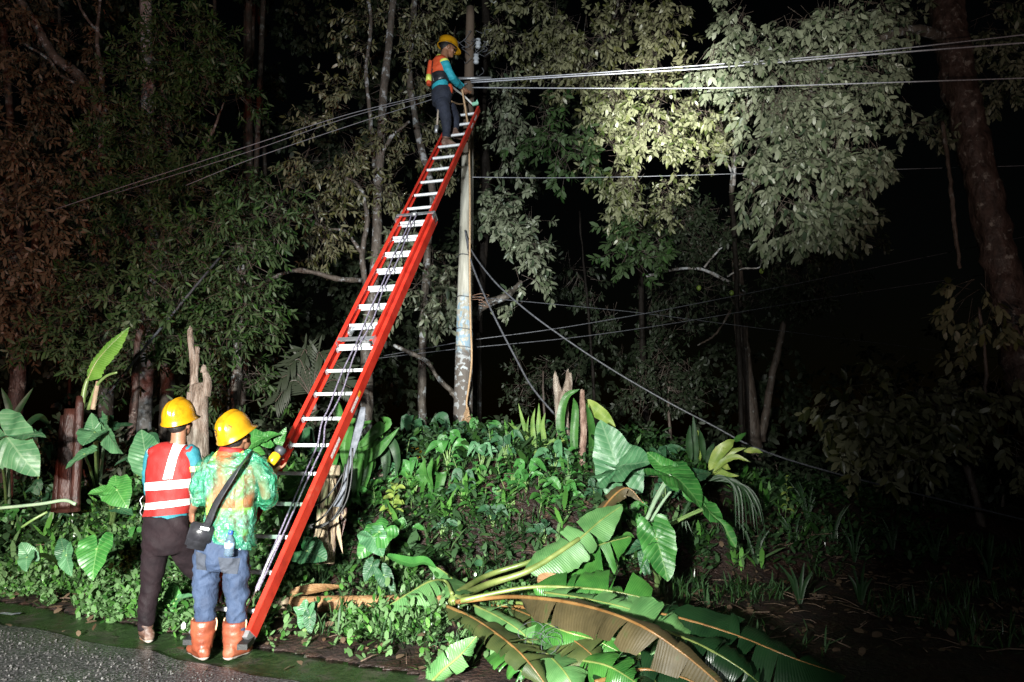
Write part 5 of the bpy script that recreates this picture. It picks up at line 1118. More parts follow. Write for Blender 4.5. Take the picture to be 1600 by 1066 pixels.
# more broad leaves on the crest and the bank face
def leafy(label, x, y, k, m, size, up=.5, group=None, Y=None, n=16):
    """rosette of broad lance leaves rising from one point and bending over"""
    g_ = G(x, y) if Y is None else P(x, y, Y); t = thing('broad_leaf_plant', g_, label, 'plant', group)
    for j in range(k):
        a = j * 2.4 + random.uniform(-.4, .4); l = size * random.uniform(.7, 1.15); h = random.uniform(.35, 1.0) * up
        d = Vector((math.cos(a), math.sin(a) * .7 - .25, 0)) * l * random.uniform(.45, .8)
        p1 = g_ + d * .25 + Vector((0, 0, h * .75)); p2 = g_ + d * .7 + Vector((0, 0, h * 1.05)); p3 = g_ + d * 1.2 + Vector((0, 0, h * random.uniform(.55, .95)))
        b = MB(); b.tube([g_ - Vector((0, 0, .03)), g_ + d * .1 + Vector((0, 0, h * .45)), p1], [.008, .007, .005], 6); ob('stalk', b.mesh(), m_stalk, t)
        ob('leaf', ribbon([p1, p1.lerp(p2, .6) + Vector((0, 0, .02)), p2, p3], l * random.uniform(.13, .2), (random.uniform(-.3, .3), -.75, .65), .3, n, lance, .15, j), m, t)
GX = 'broad-leaved plants along the bank'
for x, y, k, m_, sz, up, lab in (
 (528, 768, 6, m_taro, .34, .42, 'broad-leaved plant between the ladder rail and the dry banana stump'),
 (618, 752, 7, m_taro_p, .26, .24, 'pale broad-leaved plant under the yellow tub'),
 (648, 776, 6, m_taro, .30, .36, 'green broad-leaved plant right of the slender herb'),
 (700, 740, 7, m_taro, .34, .42, 'green broad-leaved plant hiding the left of the pole foot'),
 (752, 742, 7, m_taro_p, .30, .40, 'pale broad-leaved plant hiding the right of the pole foot'),
 (722, 785, 6, m_taro_d, .28, .30, 'dull broad-leaved plant on the bank straight below the pole'),
 (790, 726, 7, m_taro_d, .32, .40, 'dull broad-leaved plant right of the pole on the crest'),
 (822, 770, 6, m_taro, .28, .32, 'green broad-leaved plant below the upright strap leaves'),
 (866, 746, 7, m_taro_p, .30, .36, 'pale broad-leaved plant at the foot of the split trunk'),
 (884, 800, 6, m_taro, .28, .30, 'green broad-leaved plant left of the tall grey green taro leaf'),
 (930, 790, 7, m_taro_d, .30, .34, 'dull broad-leaved plant under the tall grey green taro leaf'),
 (770, 830, 5, m_taro_d, .24, .24, 'small dull plant in the middle of the bank face'),
 (690, 840, 5, m_taro_d, .22, .22, 'small dull plant on the bare red bank'),
 (640, 850, 5, m_taro, .22, .22, 'small green plant just right of the bent taro stalk'),
 (850, 850, 5, m_taro_d, .24, .22, 'small dull plant above the fallen banana stalks'),
 (545, 800, 6, m_taro, .28, .30, 'green broad-leaved plant right of the dry banana stump'),
 (66, 800, 6, m_taro_d, .30, .34, 'dull broad-leaved plant left of the dark red banana stems'),
 (205, 790, 6, m_taro, .30, .34, 'green broad-leaved plant just left of the red vest'),
 (18, 840, 6, m_taro, .28, .28, 'green broad-leaved plant at the left edge above the ground cover'),
 (84, 835, 5, m_taro_d, .26, .26, 'dull broad-leaved plant above the folded taro leaves'),
 (205, 862, 5, m_taro, .22, .22, 'green broad-leaved plant right of the shining heart leaf'),
 (430, 760, 6, m_taro_d, .30, .36, 'dull broad-leaved plant behind the lower ladder rungs'),
 (1040, 800, 6, m_taro_d, .30, .34, 'dull broad-leaved plant under the broad dark glossy leaf'),
 (985, 830, 6, m_taro, .26, .28, 'green broad-leaved plant between the long taro stalks'),
):
    leafy(lab, x, y, k, m_, sz, up, GX)
for x, y, Y, k, m_, sz, up, lab in ((708, 726, 9.6, 7, m_taro_d, .42, .62, 'tall dark broad-leaved plant just left of the pole foot'), (752, 726, 9.7, 7, m_taro, .40, .55, 'tall green broad-leaved plant just right of the pole foot'), (640, 724, 9.6, 6, m_taro_d, .40, .55, 'tall dark broad-leaved plant between the lance clump and the pole'), (800, 724, 9.4, 6, m_taro_d, .38, .48, 'tall dark broad-leaved plant left of the upright strap leaves'), (470, 740, 8.8, 7, m_taro_d, .38, .5, 'tall dark broad-leaved plant behind the ladder rungs'), (1030, 745, 8.6, 6, m_taro_d, .34, .42, 'tall dark broad-leaved plant behind the long taro stalks'), (60, 745, 8.6, 6, m_taro_d, .36, .5, 'tall dark broad-leaved plant left of the cut banana stems'), (215, 745, 8.8, 6, m_taro_d, .36, .5, 'tall dark broad-leaved plant behind the red vest')):
    leafy(lab, x, y, k, m_, sz, up, GX, Y)
# yellow plastic tub behind the leaves
tub = P(652, 714, 8.9); b = MB(); b.lathe([(.17, -.16), (.235, .09), (.25, .1), (.25, .115), (.225, .1), (.16, -.14)], tub, (0, 0, 1), 28)
top('plastic_tub', b.mesh(), mat('yellow_plastic', [(.3, (.5, .26, .015)), (.7, (.62, .36, .02))], 8, .4), 'yellow plastic tub half hidden by leaves left of the pole', 'tub')
# pale dead branch on the bank
b = MB(); b.tube(bez([G(580, 752, .04), G(600, 742, .07), G(640, 744, .06), G(690, 748, .05)], 20), [lerp(.02, .008, k / 19) for k in range(20)], 7); top('dead_branch', b.mesh(), m_wood, 'pale dead branch lying on the crest of the bank', 'branch')

# ------------------------------------------------------------------ fallen banana plant
fb = thing('fallen_banana_plant', G(560, 945), 'fallen banana plant lying along the verge with long torn leaves', 'banana plant')
def GP(x, y, l): return G(x, y, l)
p = bez([G(418, 946, .06), G(520, 944, .08), G(620, 942, .1), G(700, 940, .13)], 30)
b = MB(); b.tube(p, [lerp(.07, .055, k / 29) for k in range(30)], 18); ob('stem', displace(b.mesh(), lambda c, n: .010 * noise.noise((c[0] * 3, c[1] * 18, c[2] * 18))), m_bstem, fb)
b = MB(); b.tube([G(448, 948, .07), G(432, 948, .07), G(418, 947, .065)], [.073, .075, .07], 16); ob('cut_end', b.mesh(), m_dry, fb)
ob('dry_sheath', ribbon([G(440, 930, .12), G(490, 922, .14), G(540, 916, .12)], .05, (0, -.7, .7), .4, 14, lance), m_bstem, fb)
C0 = G(706, 940, .16)
Q = lambda x, y, Y: P(x, y, Y)
def W(pts): return [G(x, y, l) for x, y, l in pts]
# two thick yellow green leaf stalks rising right, and their leaves
for pts, r in (([C0, Q(760, 914, 6.45), Q(830, 890, 6.5), Q(905, 842, 6.6)], .034), ([C0 + Vector((0, .05, .03)), Q(760, 900, 6.6), Q(822, 880, 6.65), Q(880, 858, 6.8)], .028)):
    stalk(fb, pts, r, r * .62, m_mid_g, 'leaf_stalk', 18)
banana_leaf(fb, [Q(820, 892, 6.5), Q(870, 866, 6.55), Q(905, 842, 6.6), Q(940, 812, 6.7), Q(972, 790, 6.8)], .2, (.05, -.72, .7), -.1, -.35, tears(2, 3, .3, .8), m_ban_p, m_mid_g, seed=3, r0=.018, curl=.45)
banana_leaf(fb, [Q(840, 895, 6.7), Q(890, 872, 6.7), Q(940, 850, 6.75), Q(985, 838, 6.8)], .30, (.1, -.6, .8), -.5, -.85, tears(3, 5, .2, .8), m_ban, m_mid_g, seed=5, r0=.016, curl=.4)
banana_leaf(fb, [Q(922, 826, 6.9), Q(952, 782, 7.0), Q(980, 762, 7.05), Q(1006, 786, 7.0)], .12, (.3, -.5, .8), -.3, -.6, tears(2, 8), m_ban_b, m_mid_o, seed=8, r0=.014)
# near-left torn pale leaf hanging from the crown
banana_leaf(fb, [C0 + Vector((0, 0, .06)), Q(696, 908, 6.2), Q(672, 908, 6.05), Q(640, 926, 5.9), Q(600, 950, 5.75)], .24, (-.2, -.62, .75), -.3, -.75, tears(8, 12, .15, .95), m_ban_p, m_mid_g, seed=12, r0=.016, curl=.7)
banana_leaf(fb, [C0, Q(716, 918, 6.3), Q(700, 898, 6.5), Q(664, 874, 6.7)], .13, (.2, -.7, .6), -.2, -.5, tears(2, 14), m_ban_p, m_mid_g, seed=14, r0=.014)
ob('leaf', ribbon([Q(600, 866, 6.8), Q(640, 880, 6.6), Q(664, 878, 6.5), Q(682, 888, 6.4)], .05, (0, -.8, .6), .5, 14, lance), m_taro, fb)
# long brown midrib arching to the bottom edge
banana_leaf(fb, W([(694, 945, .14), (740, 966, .2), (790, 1000, .24), (826, 1034, .22), (864, 1085, .2)]), .27, (.35, -.5, .8), .2, -.3, tears(8, 21, .15, .9), m_ban_o, m_mid_o, seed=21, r0=.016, curl=1.1, wL=.75, wR=.45)
# the big leaf with its tan underside towards the road
banana_leaf(fb, W([(712, 940, .18), (790, 932, .26), (860, 936, .38), (930, 950, .46), (1000, 976, .48), (1070, 1022, .44), (1150, 1090, .36)]), .22, (.3, -.35, .89), .3, -1.0, ([.4, .5, .8], [.29, .36, .45, .56, .63, .74, .85]), m_ban_b, m_mid_o, seed=31, r0=.019, t_start=.2, curl=.45, jit=.7, wL=.5, wR=.85)
# leaves behind it, running right
banana_leaf(fb, W([(720, 938, .2), (820, 918, .28), (900, 918, .3), (970, 926, .3), (1050, 946, .22)]), .26, (.1, -.55, .85), .0, -.6, tears(7, 41, .35, .95), m_ban, m_mid_g, seed=41, r0=.02, t_start=.3)
banana_leaf(fb, W([(880, 930, .3), (960, 946, .32), (1050, 962, .34), (1150, 992, .3), (1240, 1028, .24), (1322, 1056, .12)]), .40, (.12, -.42, .9), .25, -.55, tears(7, 51, .2, .95), m_ban_shade, m_mid_o, seed=51, r0=.013, curl=.4, wL=.4)
banana_leaf(fb, W([(930, 955, .28), (990, 968, .32), (1040, 988, .3), (1100, 1016, .2)]), .2, (.2, -.5, .85), .4, -.5, tears(4, 57, .1, .9), m_ban_p, m_mid_g, seed=57, r0=.014)
banana_leaf(fb, W([(980, 940, .2), (1030, 960, .26), (1070, 985, .24), (1110, 1004, .16)]), .2, (.1, -.6, .8), .3, -.6, tears(3, 59, .1, .9), m_ban_p, m_mid_g, seed=59, r0=.014)
banana_leaf(fb, W([(800, 950, .12), (850, 972, .2), (910, 1010, .22), (950, 1050, .12)]), .26, (.25, -.45, .85), .3, -.5, tears(8, 61, .1, .9), m_ban_o, m_mid_o, seed=61, r0=.012, curl=.8)
banana_leaf(fb, W([(930, 1066, .12), (1000, 1046, .16), (1060, 1056, .16), (1130, 1088, .1)]), .2, (.1, -.4, .9), .2, -.5, tears(3, 66), m_ban_shade, m_mid_o, seed=66, r0=.016)
banana_leaf(fb, W([(790, 985, .1), (840, 1010, .16), (880, 1046, .16), (905, 1090, .1)]), .18, (.2, -.5, .85), .3, -.5, tears(4, 71), m_ban_p, m_mid_g, seed=71, r0=.012)
banana_leaf(fb, W([(960, 975, .1), (1000, 1010, .14), (1020, 1050, .14), (1030, 1100, .1)]), .3, (.2, -.4, .9), .1, -.3, tears(3, 73), m_ban_shade, m_mid_g, seed=73, r0=.012)
for (pts, w_, mm_, sd) in (([(740, 945, .16), (776, 962, .2), (812, 985, .18), (838, 1012, .1)], .15, m_ban_p, 91), ([(830, 962, .2), (880, 985, .26), (930, 1000, .22), (975, 1022, .14)], .16, m_ban, 92), ([(850, 925, .3), (910, 934, .36), (980, 950, .36), (1040, 972, .3)], .13, m_ban_p, 93), ([(770, 1000, .1), (800, 1030, .16), (822, 1058, .12)], .13, m_ban, 94), ([(900, 1030, .16), (950, 1040, .2), (1000, 1070, .14)], .16, m_ban, 95), ([(1040, 985, .32), (1100, 1010, .34), (1160, 1046, .26), (1200, 1080, .15)], .16, m_ban_shade, 96)):
    banana_leaf(fb, W(pts), w_, (.15, -.5, .85), .25, -.5, tears(5, sd, .1, .95), mm_, m_mid_g, seed=sd, r0=.010, curl=.8)
for pts in ([(770, 946), (830, 950), (890, 958), (950, 966)], [(760, 938), (830, 944), (900, 950), (960, 960)]):
    b = MB(); pp = bez([G(x, y, .1 + .02 * k) for k, (x, y) in enumerate(pts)], 16); b.tube(pp, [.024] * 16, 8, flat=.6); ob('cut_leaf_stalk', b.mesh(), m_mid_o if pts[0][0] == 770 else m_mid_g, fb)
ob('dry_sheath', ribbon([Q(842, 914, 6.3), Q(858, 910, 6.25), Q(900, 912, 6.2)], .09, CAM, .2, 10), m_bstem, fb)
# a single cut leaf end in the front
cl = thing('cut_banana_leaf', G(700, 1040), 'curled cut end of a banana leaf lying on red soil near the road edge', 'leaf')
banana_leaf(cl, W([(664, 1076, .06), (690, 1048, .1), (718, 1024, .16), (744, 994, .28)]), .1, (-.3, -.7, .65), .6, -.7, ([.5], [.45, .7]), m_ban_p, m_mid_g, seed=81, r0=.012, curl=1.0)
# bright upright grass blades in front of the big leaf, thin pale scrap wires, blue wrapper
for lab, pts in (('bright green grass blade standing before the tan banana leaf', [(1030, 1050), (1024, 1020), (1018, 992)]), ('yellow green grass blade arching before the tan banana leaf', [(1006, 1036), (992, 1010), (985, 990)]), ('short curved grass blade by the lower right end of the tan leaf', [(1068, 1062), (1072, 1048), (1088, 1050)])):
    top('grass_blade', ribbon([Q(x, y, 4.75) for x, y in pts], .014, CAM, .4, 10, lance), m_strap_y, lab, 'grass blade')
b = MB()
for k in range(9):
    x, y = random.uniform(820, 880), random.uniform(985, 1010); c = G(x, y, .22); pp = [c + Vector((.09 * math.cos(a + k) * random.uniform(.6, 1), .04 * math.sin(a * 1.3), .06 * math.sin(a + k))) for a in np.linspace(0, 4.5, 7)]
    b.tube(bez(pp, 22), .0016, 5)
top('wire_scrap', b.mesh(), m_bcab, 'tangle of thin wire scraps on the withered banana leaves', 'wire')
b = MB(); g_ = G(1013, 931, .05); b.grid([[g_ + Vector((i * .022, .01 * j, .012 * math.sin(i * 2 + j) + j * .02)) for i in (-1.5, -.5, .5, 1.5)] for j in (-1, 0, 1)]); top('wrapper', b.mesh(), mat('blue_foil', [(.4, (.05, .2, .5)), (.6, (.4, .55, .7))], 40, .25), 'small crumpled blue wrapper behind the fallen banana leaves', 'wrapper')
b = MB(); g_ = G(10, 985, .03); b.grid([[Vector((g_.x + i * .05, g_.y + .03 * j, .025 + .006 * math.sin(i * 2 + j * 3))) for i in (-2, -1, 0, 1, 2)] for j in (-1, 0, 1)]); top('wrapper', b.mesh(), mat('silver_foil', [(.4, (.5, .6, .7)), (.6, (.7, .75, .8))], 30, .2, metal=.6), 'flattened shiny wrapper on the wet road edge at the far left', 'wrapper')
# ------------------------------------------------------------------ trees
def bark(name, c0, c1, lich=None, amt=.55, sc=9, rough=.75):
    m = mat(name, [(.3, c0), (.62, c1)], sc, rough, .9, 22, stretch=(1, 1, .5), rough2=.5, bdist=.03)
    if lich:
        nd, lk = nodes(m); b = nd['Principled BSDF']; src = b.inputs['Base Color'].links[0].from_socket
        tc = nd.new('ShaderNodeTexCoord'); nz = nd.new('ShaderNodeTexNoise'); nz.inputs['Scale'].default_value = 7; nz.inputs['Detail'].default_value = 7; nz.inputs['Roughness'].default_value = .7; lk.new(tc.outputs['Object'], nz.inputs['Vector'])
        mr = nd.new('ShaderNodeMapRange'); mr.inputs[1].default_value = amt; mr.inputs[2].default_value = amt + .06; lk.new(nz.outputs[0], mr.inputs[0])
        mx = nd.new('ShaderNodeMix'); mx.data_type = 'RGBA'; lk.new(mr.outputs[0], mx.inputs[0]); lk.new(src, mx.inputs[6]); mx.inputs[7].default_value = (*lich, 1); lk.new(mx.outputs[2], b.inputs['Base Color'])
    return m
m_bk_pale = bark('lichen_bark', (.04, .032, .026), (.10, .085, .07), (.30, .32, .33), .54)
m_bk_dark = bark('dark_bark', (.035, .025, .02), (.10, .075, .06), (.2, .2, .19), .58)
m_bk_red = bark('red_brown_bark', (.018, .011, .009), (.075, .048, .040), (.22, .20, .18), .57, 11)
m_bk_white = bark('white_branch_bark', (.16, .14, .13), (.34, .32, .31), (.5, .52, .55), .5)

m_bk_unlit = bark('unlit_bark', (.005, .004, .0035), (.016, .013, .011)); m_bk_unlit.node_tree.nodes['Principled BSDF'].inputs['Specular IOR Level'].default_value = .1  # bark coloured near black to imitate trunks that stay unlit
m_lf = {
 'olive': leaf_mat('olive_leaf', (.02, .03, .008), (.10, .10, .034), (.15, .15, .085), .42),
 'bright': leaf_mat('yellow_green_leaf', (.035, .055, .012), (.135, .15, .058), (.2, .21, .12), .4),
 'pale': leaf_mat('grey_green_leaf', (.028, .048, .026), (.115, .145, .08), (.16, .18, .12), .45),
 'dark': leaf_mat('unlit_green_leaf', (.005, .012, .005), (.018, .034, .012), (.026, .036, .02), .5, spec=.3),  # green darkened to imitate how quickly the light falls off
 'green': leaf_mat('mid_green_leaf', (.008, .026, .006), (.034, .085, .018), (.045, .075, .03), .5, spec=.25),
 'brown': leaf_mat('red_brown_leaf', (.035, .024, .012), (.10, .07, .036), (.10, .075, .045), .5, spec=.3),
}
m_lo = {
 'olive': leaf_mat('olive_single_leaf', (.02, .03, .008), (.10, .10, .034), (.15, .15, .085), .42, True),
 'bright': leaf_mat('yellow_green_single_leaf', (.035, .055, .012), (.135, .15, .058), (.2, .21, .12), .4, True),
 'pale': leaf_mat('grey_green_single_leaf', (.028, .048, .026), (.115, .145, .08), (.16, .18, .12), .45, True),
 'green': leaf_mat('mid_green_single_leaf', (.010, .03, .006), (.038, .09, .018), (.05, .08, .03), .5, True, spec=.25),
}
def leaf_piece(w, m, curl):
    """one leaf of unit length along +Y, twelve faces"""
    b = MB(); rows = []
    for t in (0, .2, .45, .72, 1):
        hw = w * max(.03, math.sin(math.pi * t ** .85) ** .85); z = -curl * t * t
        rows.append([(-hw, t, z + hw * .4), (0, t, z), (hw, t, z + hw * .4)])
    b.grid(rows); me = b.mesh(); me.materials.append(m); return me
PIECE = {}
def sprigs(blobs, per=9, ll=.13, lw=.22, droop=.5, seed=0, twig=.3, shell=.55):
    """blobs (px, py, depth, rx px, ry px, depth radius m, count) -> leaf base, direction, normal, length"""
    rg = np.random.default_rng(seed); Bs, Ds, Ns, Ls = [], [], [], []; tw = []
    for (px, py, Y, rx, ry, rz, cnt) in blobs:
        c = np.array(P(px, py, Y)); k = (Y * 1.03) / FPX
        ns = max(3, cnt // 8)                       # boughs: the sprigs gather round them and leave gaps between
        u = unit(rg.normal(size=(ns, 3))); rr = (shell + (1 - shell) * rg.random((ns, 1))) ** .7 * np.where(rg.random((ns, 1)) < .2, .6, 1)
        own = rg.integers(0, ns, cnt)
        bd = unit(u * np.array([1, 1, .4]) * .7 + rg.normal(0, .35, (ns, 3)) + np.array([0, -.1, -1.3 * droop]))      # each bough hangs as a spray
        S = (c + u * rr * np.array([rx * k, rz, ry * k]) * .92)[own] + bd[own] * (rg.random((cnt, 1)) * .75 - .25) * (ll / .13) * .62 + rg.normal(0, .075, (cnt, 3)) * (ll / .13)
        ax = unit(u[own] * np.array([1, 1, .5]) * .8 + rg.normal(0, .5, (cnt, 3)) + np.array([0, -.15, -droop]))
        n = cnt * per; i = np.repeat(np.arange(cnt), per); f = np.tile(np.linspace(0.25, 1, per) ** .6, cnt)[:, None]
        B = S[i] + ax[i] * f * twig
        ph = (np.tile(np.arange(per) * 2.4, cnt) + np.repeat(rg.random(cnt) * 6.3, per))[:, None]
        s1 = unit(np.cross(ax, rg.normal(size=(cnt, 3)))); s2 = np.cross(ax, s1)
        D = unit(ax[i] * (.35 + .5 * f) + (s1[i] * np.cos(ph) + s2[i] * np.sin(ph)) * 1.0 + rg.normal(0, .2, (n, 3)) + np.array([0, 0, -droop * .9]))
        N = unit(np.array([0, -.55, .75]) + rg.normal(0, .55, (n, 3)))
        Bs.append(B); Ds.append(D); Ns.append(N); Ls.append(ll * rg.uniform(.55, 1.3, n)); tw.append((S, ax))
    return np.concatenate(Bs), np.concatenate(Ds), np.concatenate(Ns), np.concatenate(Ls), tw
def crown(par, blobs, kind, per=9, ll=.13, lw=.22, droop=.5, seed=0, single=0, twig=.3, curl=.12, shell=.55, twigs=True, kd=None):
    B, D, N, L, tw = sprigs(blobs, per, ll, lw, droop, seed, twig, shell)
    if single:
        C = np.array([0, 0, CAM_H]); d = np.linalg.norm(B - C, axis=1)
        f0 = B - C; dep = f0[:, 1] * math.cos(PITCH) + f0[:, 2] * math.sin(PITCH)
        sx = 800 + FPX * f0[:, 0] / dep; sy = 533 - FPX * (-f0[:, 1] * math.sin(PITCH) + f0[:, 2] * math.cos(PITCH)) / dep
        # nearest leaf of each cell of a coarse raster in view: those that show largest
        ok = (sx > 4) & (sx < 1596) & (sy > 4); cell = (sx // 9).astype(int) * 1000 + (sy // 9).astype(int)
        order = np.argsort(d); seen = set(); pick = []
        for i in order:
            if ok[i] and cell[i] not in seen and L[i] > ll * .85: seen.add(cell[i]); pick.append(i)
            if len(pick) >= single: break
        key = (kind, lw)
        if key not in PIECE: PIECE[key] = [leaf_piece(lw, m_lo[kind], c_) for c_ in (.05, .16, .3)]
        base = np.array(BASE[par.name])
        for j, i in enumerate(pick):
            o = bpy.data.objects.new('leaf', PIECE[key][j % 3]); COL.objects.link(o); o.parent = par
            dd = Vector(D[i]).normalized(); x = dd.cross(Vector(N[i])).normalized(); z = x.cross(dd); l = L[i]
            o.matrix_local = Matrix.Translation(Vector(B[i] - base)) @ Matrix((x, dd, z)).transposed().to_4x4() @ Matrix.Scale(l, 4)
        keep = np.ones(len(B), bool); keep[pick] = False; B, D, N, L = B[keep], D[keep], N[keep], L[keep]
    me = leaves_mesh(B, D, N, L, lw, curl=curl)
    o = ob('crown', me, m_lf[kind], par, kind='stuff')
    if twigs:                                       # fine twigs carrying the sprigs
        S = np.concatenate([t[0] for t in tw]); A = np.concatenate([t[1] for t in tw]); n = len(S); r = .004
        e = np.array([[1, 0, 0], [-.5, 0, .87], [-.5, 0, -.87]]) * r
        V = np.concatenate([(S - A * twig * .6)[:, None] + e[None], (S + A * twig)[:, None] + e[None] * .5], 1).reshape(-1, 3)
        q = (np.arange(n) * 6)[:, None, None] + np.array([[0, 1, 4, 3], [1, 2, 5, 4], [2, 0, 3, 5]])[None]
        ob('twigs', np_mesh(V, q.reshape(-1, 4)), m_bk_dark, par, kind='stuff')
    return o
def limb(par, pts, r0, r1, m, name='branch', n=26, seg=10, wob=.02, rough=.008):
    """pts photo pixels with depth"""
    p = bez([P(*q) if isinstance(q, tuple) else Vector(q) for q in pts], n)
    p = [q + Vector((noise.noise((i * .6, pts[0][0], 0)), noise.noise((i * .6, pts[0][0], 9)), 0)) * wob for i, q in enumerate(p)]
    b = MB(); b.tube(p, [lerp(r0, r1, i / (n - 1)) for i in range(n)], seg)
    me = displace(b.mesh(), lambda c, k: min(r0 * .35, rough * 2) * noise.noise((c[0] * 7, c[1] * 7, c[2] * 3)) + rough * noise.noise((c[0] * 22, c[1] * 22, c[2] * 12)))
    return ob(name, me, m, par)
def tree(label, name='tree', base=(0, 0, 0), group=None): return thing(name, base, label, 'tree', group)
def gb(px, Y): x = P(px, 500, Y).x; return Vector((x, Y, H(x, Y) - .1))

# pale twin-trunk tree behind the ladder
t = tree('pale lichen-covered tree with two slender trunks behind the ladder', base=gb(575, 12.6))
b0 = gb(572, 12.6)
limb(t, [b0, (574, 620, 12.6), (572, 540, 12.6), (585, 430, 12.6), (590, 330, 12.6), (596, 200, 12.6), (605, 90, 12.7), (618, -30, 12.8)], .11, .06, m_bk_pale, 'trunk', 40, 14)
limb(t, [(574, 460, 12.5), (566, 400, 12.5), (574, 340, 12.5), (560, 290, 12.4), (540, 278, 12.4)], .055, .025, m_bk_pale)
limb(t, [(590, 330, 12.6), (580, 200, 12.9), (572, 110, 13), (580, 40, 13), (572, -20, 13)], .04, .03, m_bk_pale)
limb(t, [(566, 398, 12.5), (540, 362, 12.3), (510, 358, 12.2), (480, 340, 12.2)], .035, .02, m_bk_pale)
limb(t, [(566, 438, 12.5), (530, 436, 12.2), (486, 425, 12.1), (455, 424, 12.0), (412, 440, 12)], .045, .03, m_bk_pale)
limb(t, [(592, 250, 12.6), (612, 214, 12.4), (640, 190, 12.2)], .04, .02, m_bk_pale)
crown(t, [(600, 60, 13.2, 90, 60, 1, 90), (640, 240, 12.8, 70, 60, .8, 80), (540, 300, 12.4, 70, 60, .8, 90), (560, 170, 13.2, 60, 80, .8, 60), (520, 230, 12.6, 60, 60, .7, 70), (640, 330, 12.8, 60, 50, .7, 70), (480, 340, 12.3, 60, 50, .6, 80), (660, 20, 13, 50, 40, .7, 50)], 'olive', 8, .125, .15, .55, 3, single=300)
t = tree('slender pale tree leaning behind the worker on the ladder', base=gb(660, 13.2))
limb(t, [gb(664, 13.2), (660, 560, 13.2), (668, 400, 13.2), (676, 300, 13.2), (660, 240, 13.2), (646, 170, 13.2), (640, 100, 13.3), (650, -20, 13.4)], .075, .055, m_bk_pale, 'trunk', 36, 12)
crown(t, [(690, 20, 13.5, 70, 40, .8, 70), (650, 120, 13.6, 40, 60, .6, 40), (720, 230, 13.2, 40, 60, .7, 50)], 'olive', 8, .125, .15, .5, 4)

# trunk just behind the pole
t = tree('grey lichen tree trunk standing close behind the utility pole', base=gb(742, 11.6))
limb(t, [gb(742, 11.6), (741, 660, 11.6), (744, 560, 11.6), (742, 500, 11.6), (756, 478, 11.5), (790, 464, 11.3), (800, 456, 11.5), (815, 440, 11.6)], .12, .03, m_bk_pale, 'trunk', 36, 12)
limb(t, [(744, 520, 11.6), (752, 400, 11.8), (760, 300, 12), (752, 180, 12.2), (760, 60, 12.4), (756, -30, 12.5)], .10, .07, m_bk_unlit, 'trunk')
limb(t, [(706, 612, 11.5), (684, 590, 11.4), (668, 566, 11.3), (642, 552, 11.2), (616, 540, 11.2)], .04, .025, m_bk_pale)
limb(t, [(744, 690, 11.6), (725, 640, 11.55), (706, 612, 11.5)], .05, .04, m_bk_pale)
crown(t, [(780, 130, 12.2, 40, 50, .7, 50), (790, 210, 12, 40, 40, .6, 40), (765, 320, 11.8, 28, 30, .4, 44), (810, 330, 11.6, 30, 30, .4, 50), (790, 375, 11.6, 30, 24, .4, 36), (825, 400, 11.6, 20, 30, .3, 34), (822, 446, 11.6, 16, 12, .25, 14), (700, 440, 11.8, 30, 44, .5, 40), (650, 470, 11.7, 40, 40, .5, 44), (660, 400, 12, 40, 40, .5, 36)], 'pale', 9, .135, .18, .6, 6, single=300)

# foliage hanging right of the pole, the brightest lit part
t = tree('tree with yellow green foliage hanging right of the pole, brightly lit', base=gb(985, 13.6))
limb(t, [gb(1010, 13.8), (1006, 600, 13.8), (1000, 400, 13.8), (990, 200, 13.6), (975, 60, 13.4), (968, -40, 13.4)], .06, .05, m_bk_unlit, 'trunk', 36, 12)
limb(t, [(980, 120, 13.5), (930, 80, 12.4), (880, 40, 12)], .05, .02, m_bk_unlit)
limb(t, [(978, 80, 13.4), (1000, 60, 12.4), (1040, 120, 11.6), (1030, 170, 11.4)], .05, .012, m_bk_unlit)
limb(t, [(940, 60, 12.4), (962, 20, 12.2), (966, -10, 12.2)], .03, .02, m_bk_pale)
crown(t, [(1015, 175, 11.2, 36, 30, .4, 60), (1050, 170, 11.2, 28, 26, .35, 44), (1030, 210, 11.1, 18, 26, .25, 30), (1068, 205, 11.2, 10, 10, .2, 10), (1028, 240, 11.1, 8, 10, .15, 9), (960, 165, 11.5, 32, 36, .4, 62), (948, 225, 11.4, 20, 34, .3, 44), (966, 285, 11.3, 22, 26, .3, 40), (992, 290, 11.3, 16, 16, .25, 20), (980, 325, 11.3, 16, 16, .25, 18)], 'bright', 9, .125, .18, .6, 9, single=300)
crown(t, [(1030, 40, 11.9, 38, 44, .6, 84), (985, 30, 12, 30, 36, .6, 50), (920, 60, 11.9, 40, 40, .6, 84), (925, 98, 11.7, 26, 16, .4, 36), (860, 30, 12, 44, 40, .7, 70), (800, 60, 12.2, 44, 50, .7, 76), (880, 110, 11.7, 30, 26, .4, 40), (1065, 120, 11.7, 22, 20, .4, 26), (1000, 110, 11.8, 40, 18, .4, 46), (940, 130, 11.7, 20, 20, .3, 20)], 'olive', 9, .12, .18, .55, 10)
crown(t, [(860, 212, 11.4, 24, 18, .3, 34), (884, 236, 11.3, 18, 12, .25, 20), (902, 242, 11.3, 6, 6, .12, 6), (850, 180, 11.5, 18, 20, .3, 18), (985, 370, 11.6, 26, 40, .4, 50), (1010, 400, 11.7, 18, 26, .3, 22)], 'green', 9, .14, .18, .5, 11)
t = tree('small tree with pale yellow green leaves beside the bright foliage', base=gb(1150, 13.0))
limb(t, [gb(1152, 13), (1150, 420, 13), (1143, 300, 13)], .05, .045, m_bk_unlit, 'trunk', 20, 10); limb(t, [(1143, 302, 13), (1148, 240, 12.9), (1150, 170, 12.9), (1140, 120, 12.9)], .045, .03, m_bk_pale, 'trunk', 16, 10)  # lower trunk takes the blackened bark, as if out of the light
limb(t, [(1146, 290, 12.9), (1150, 220, 12.8), (1142, 190, 12.75), (1146, 165, 12.75)], .03, .02, m_bk_white)
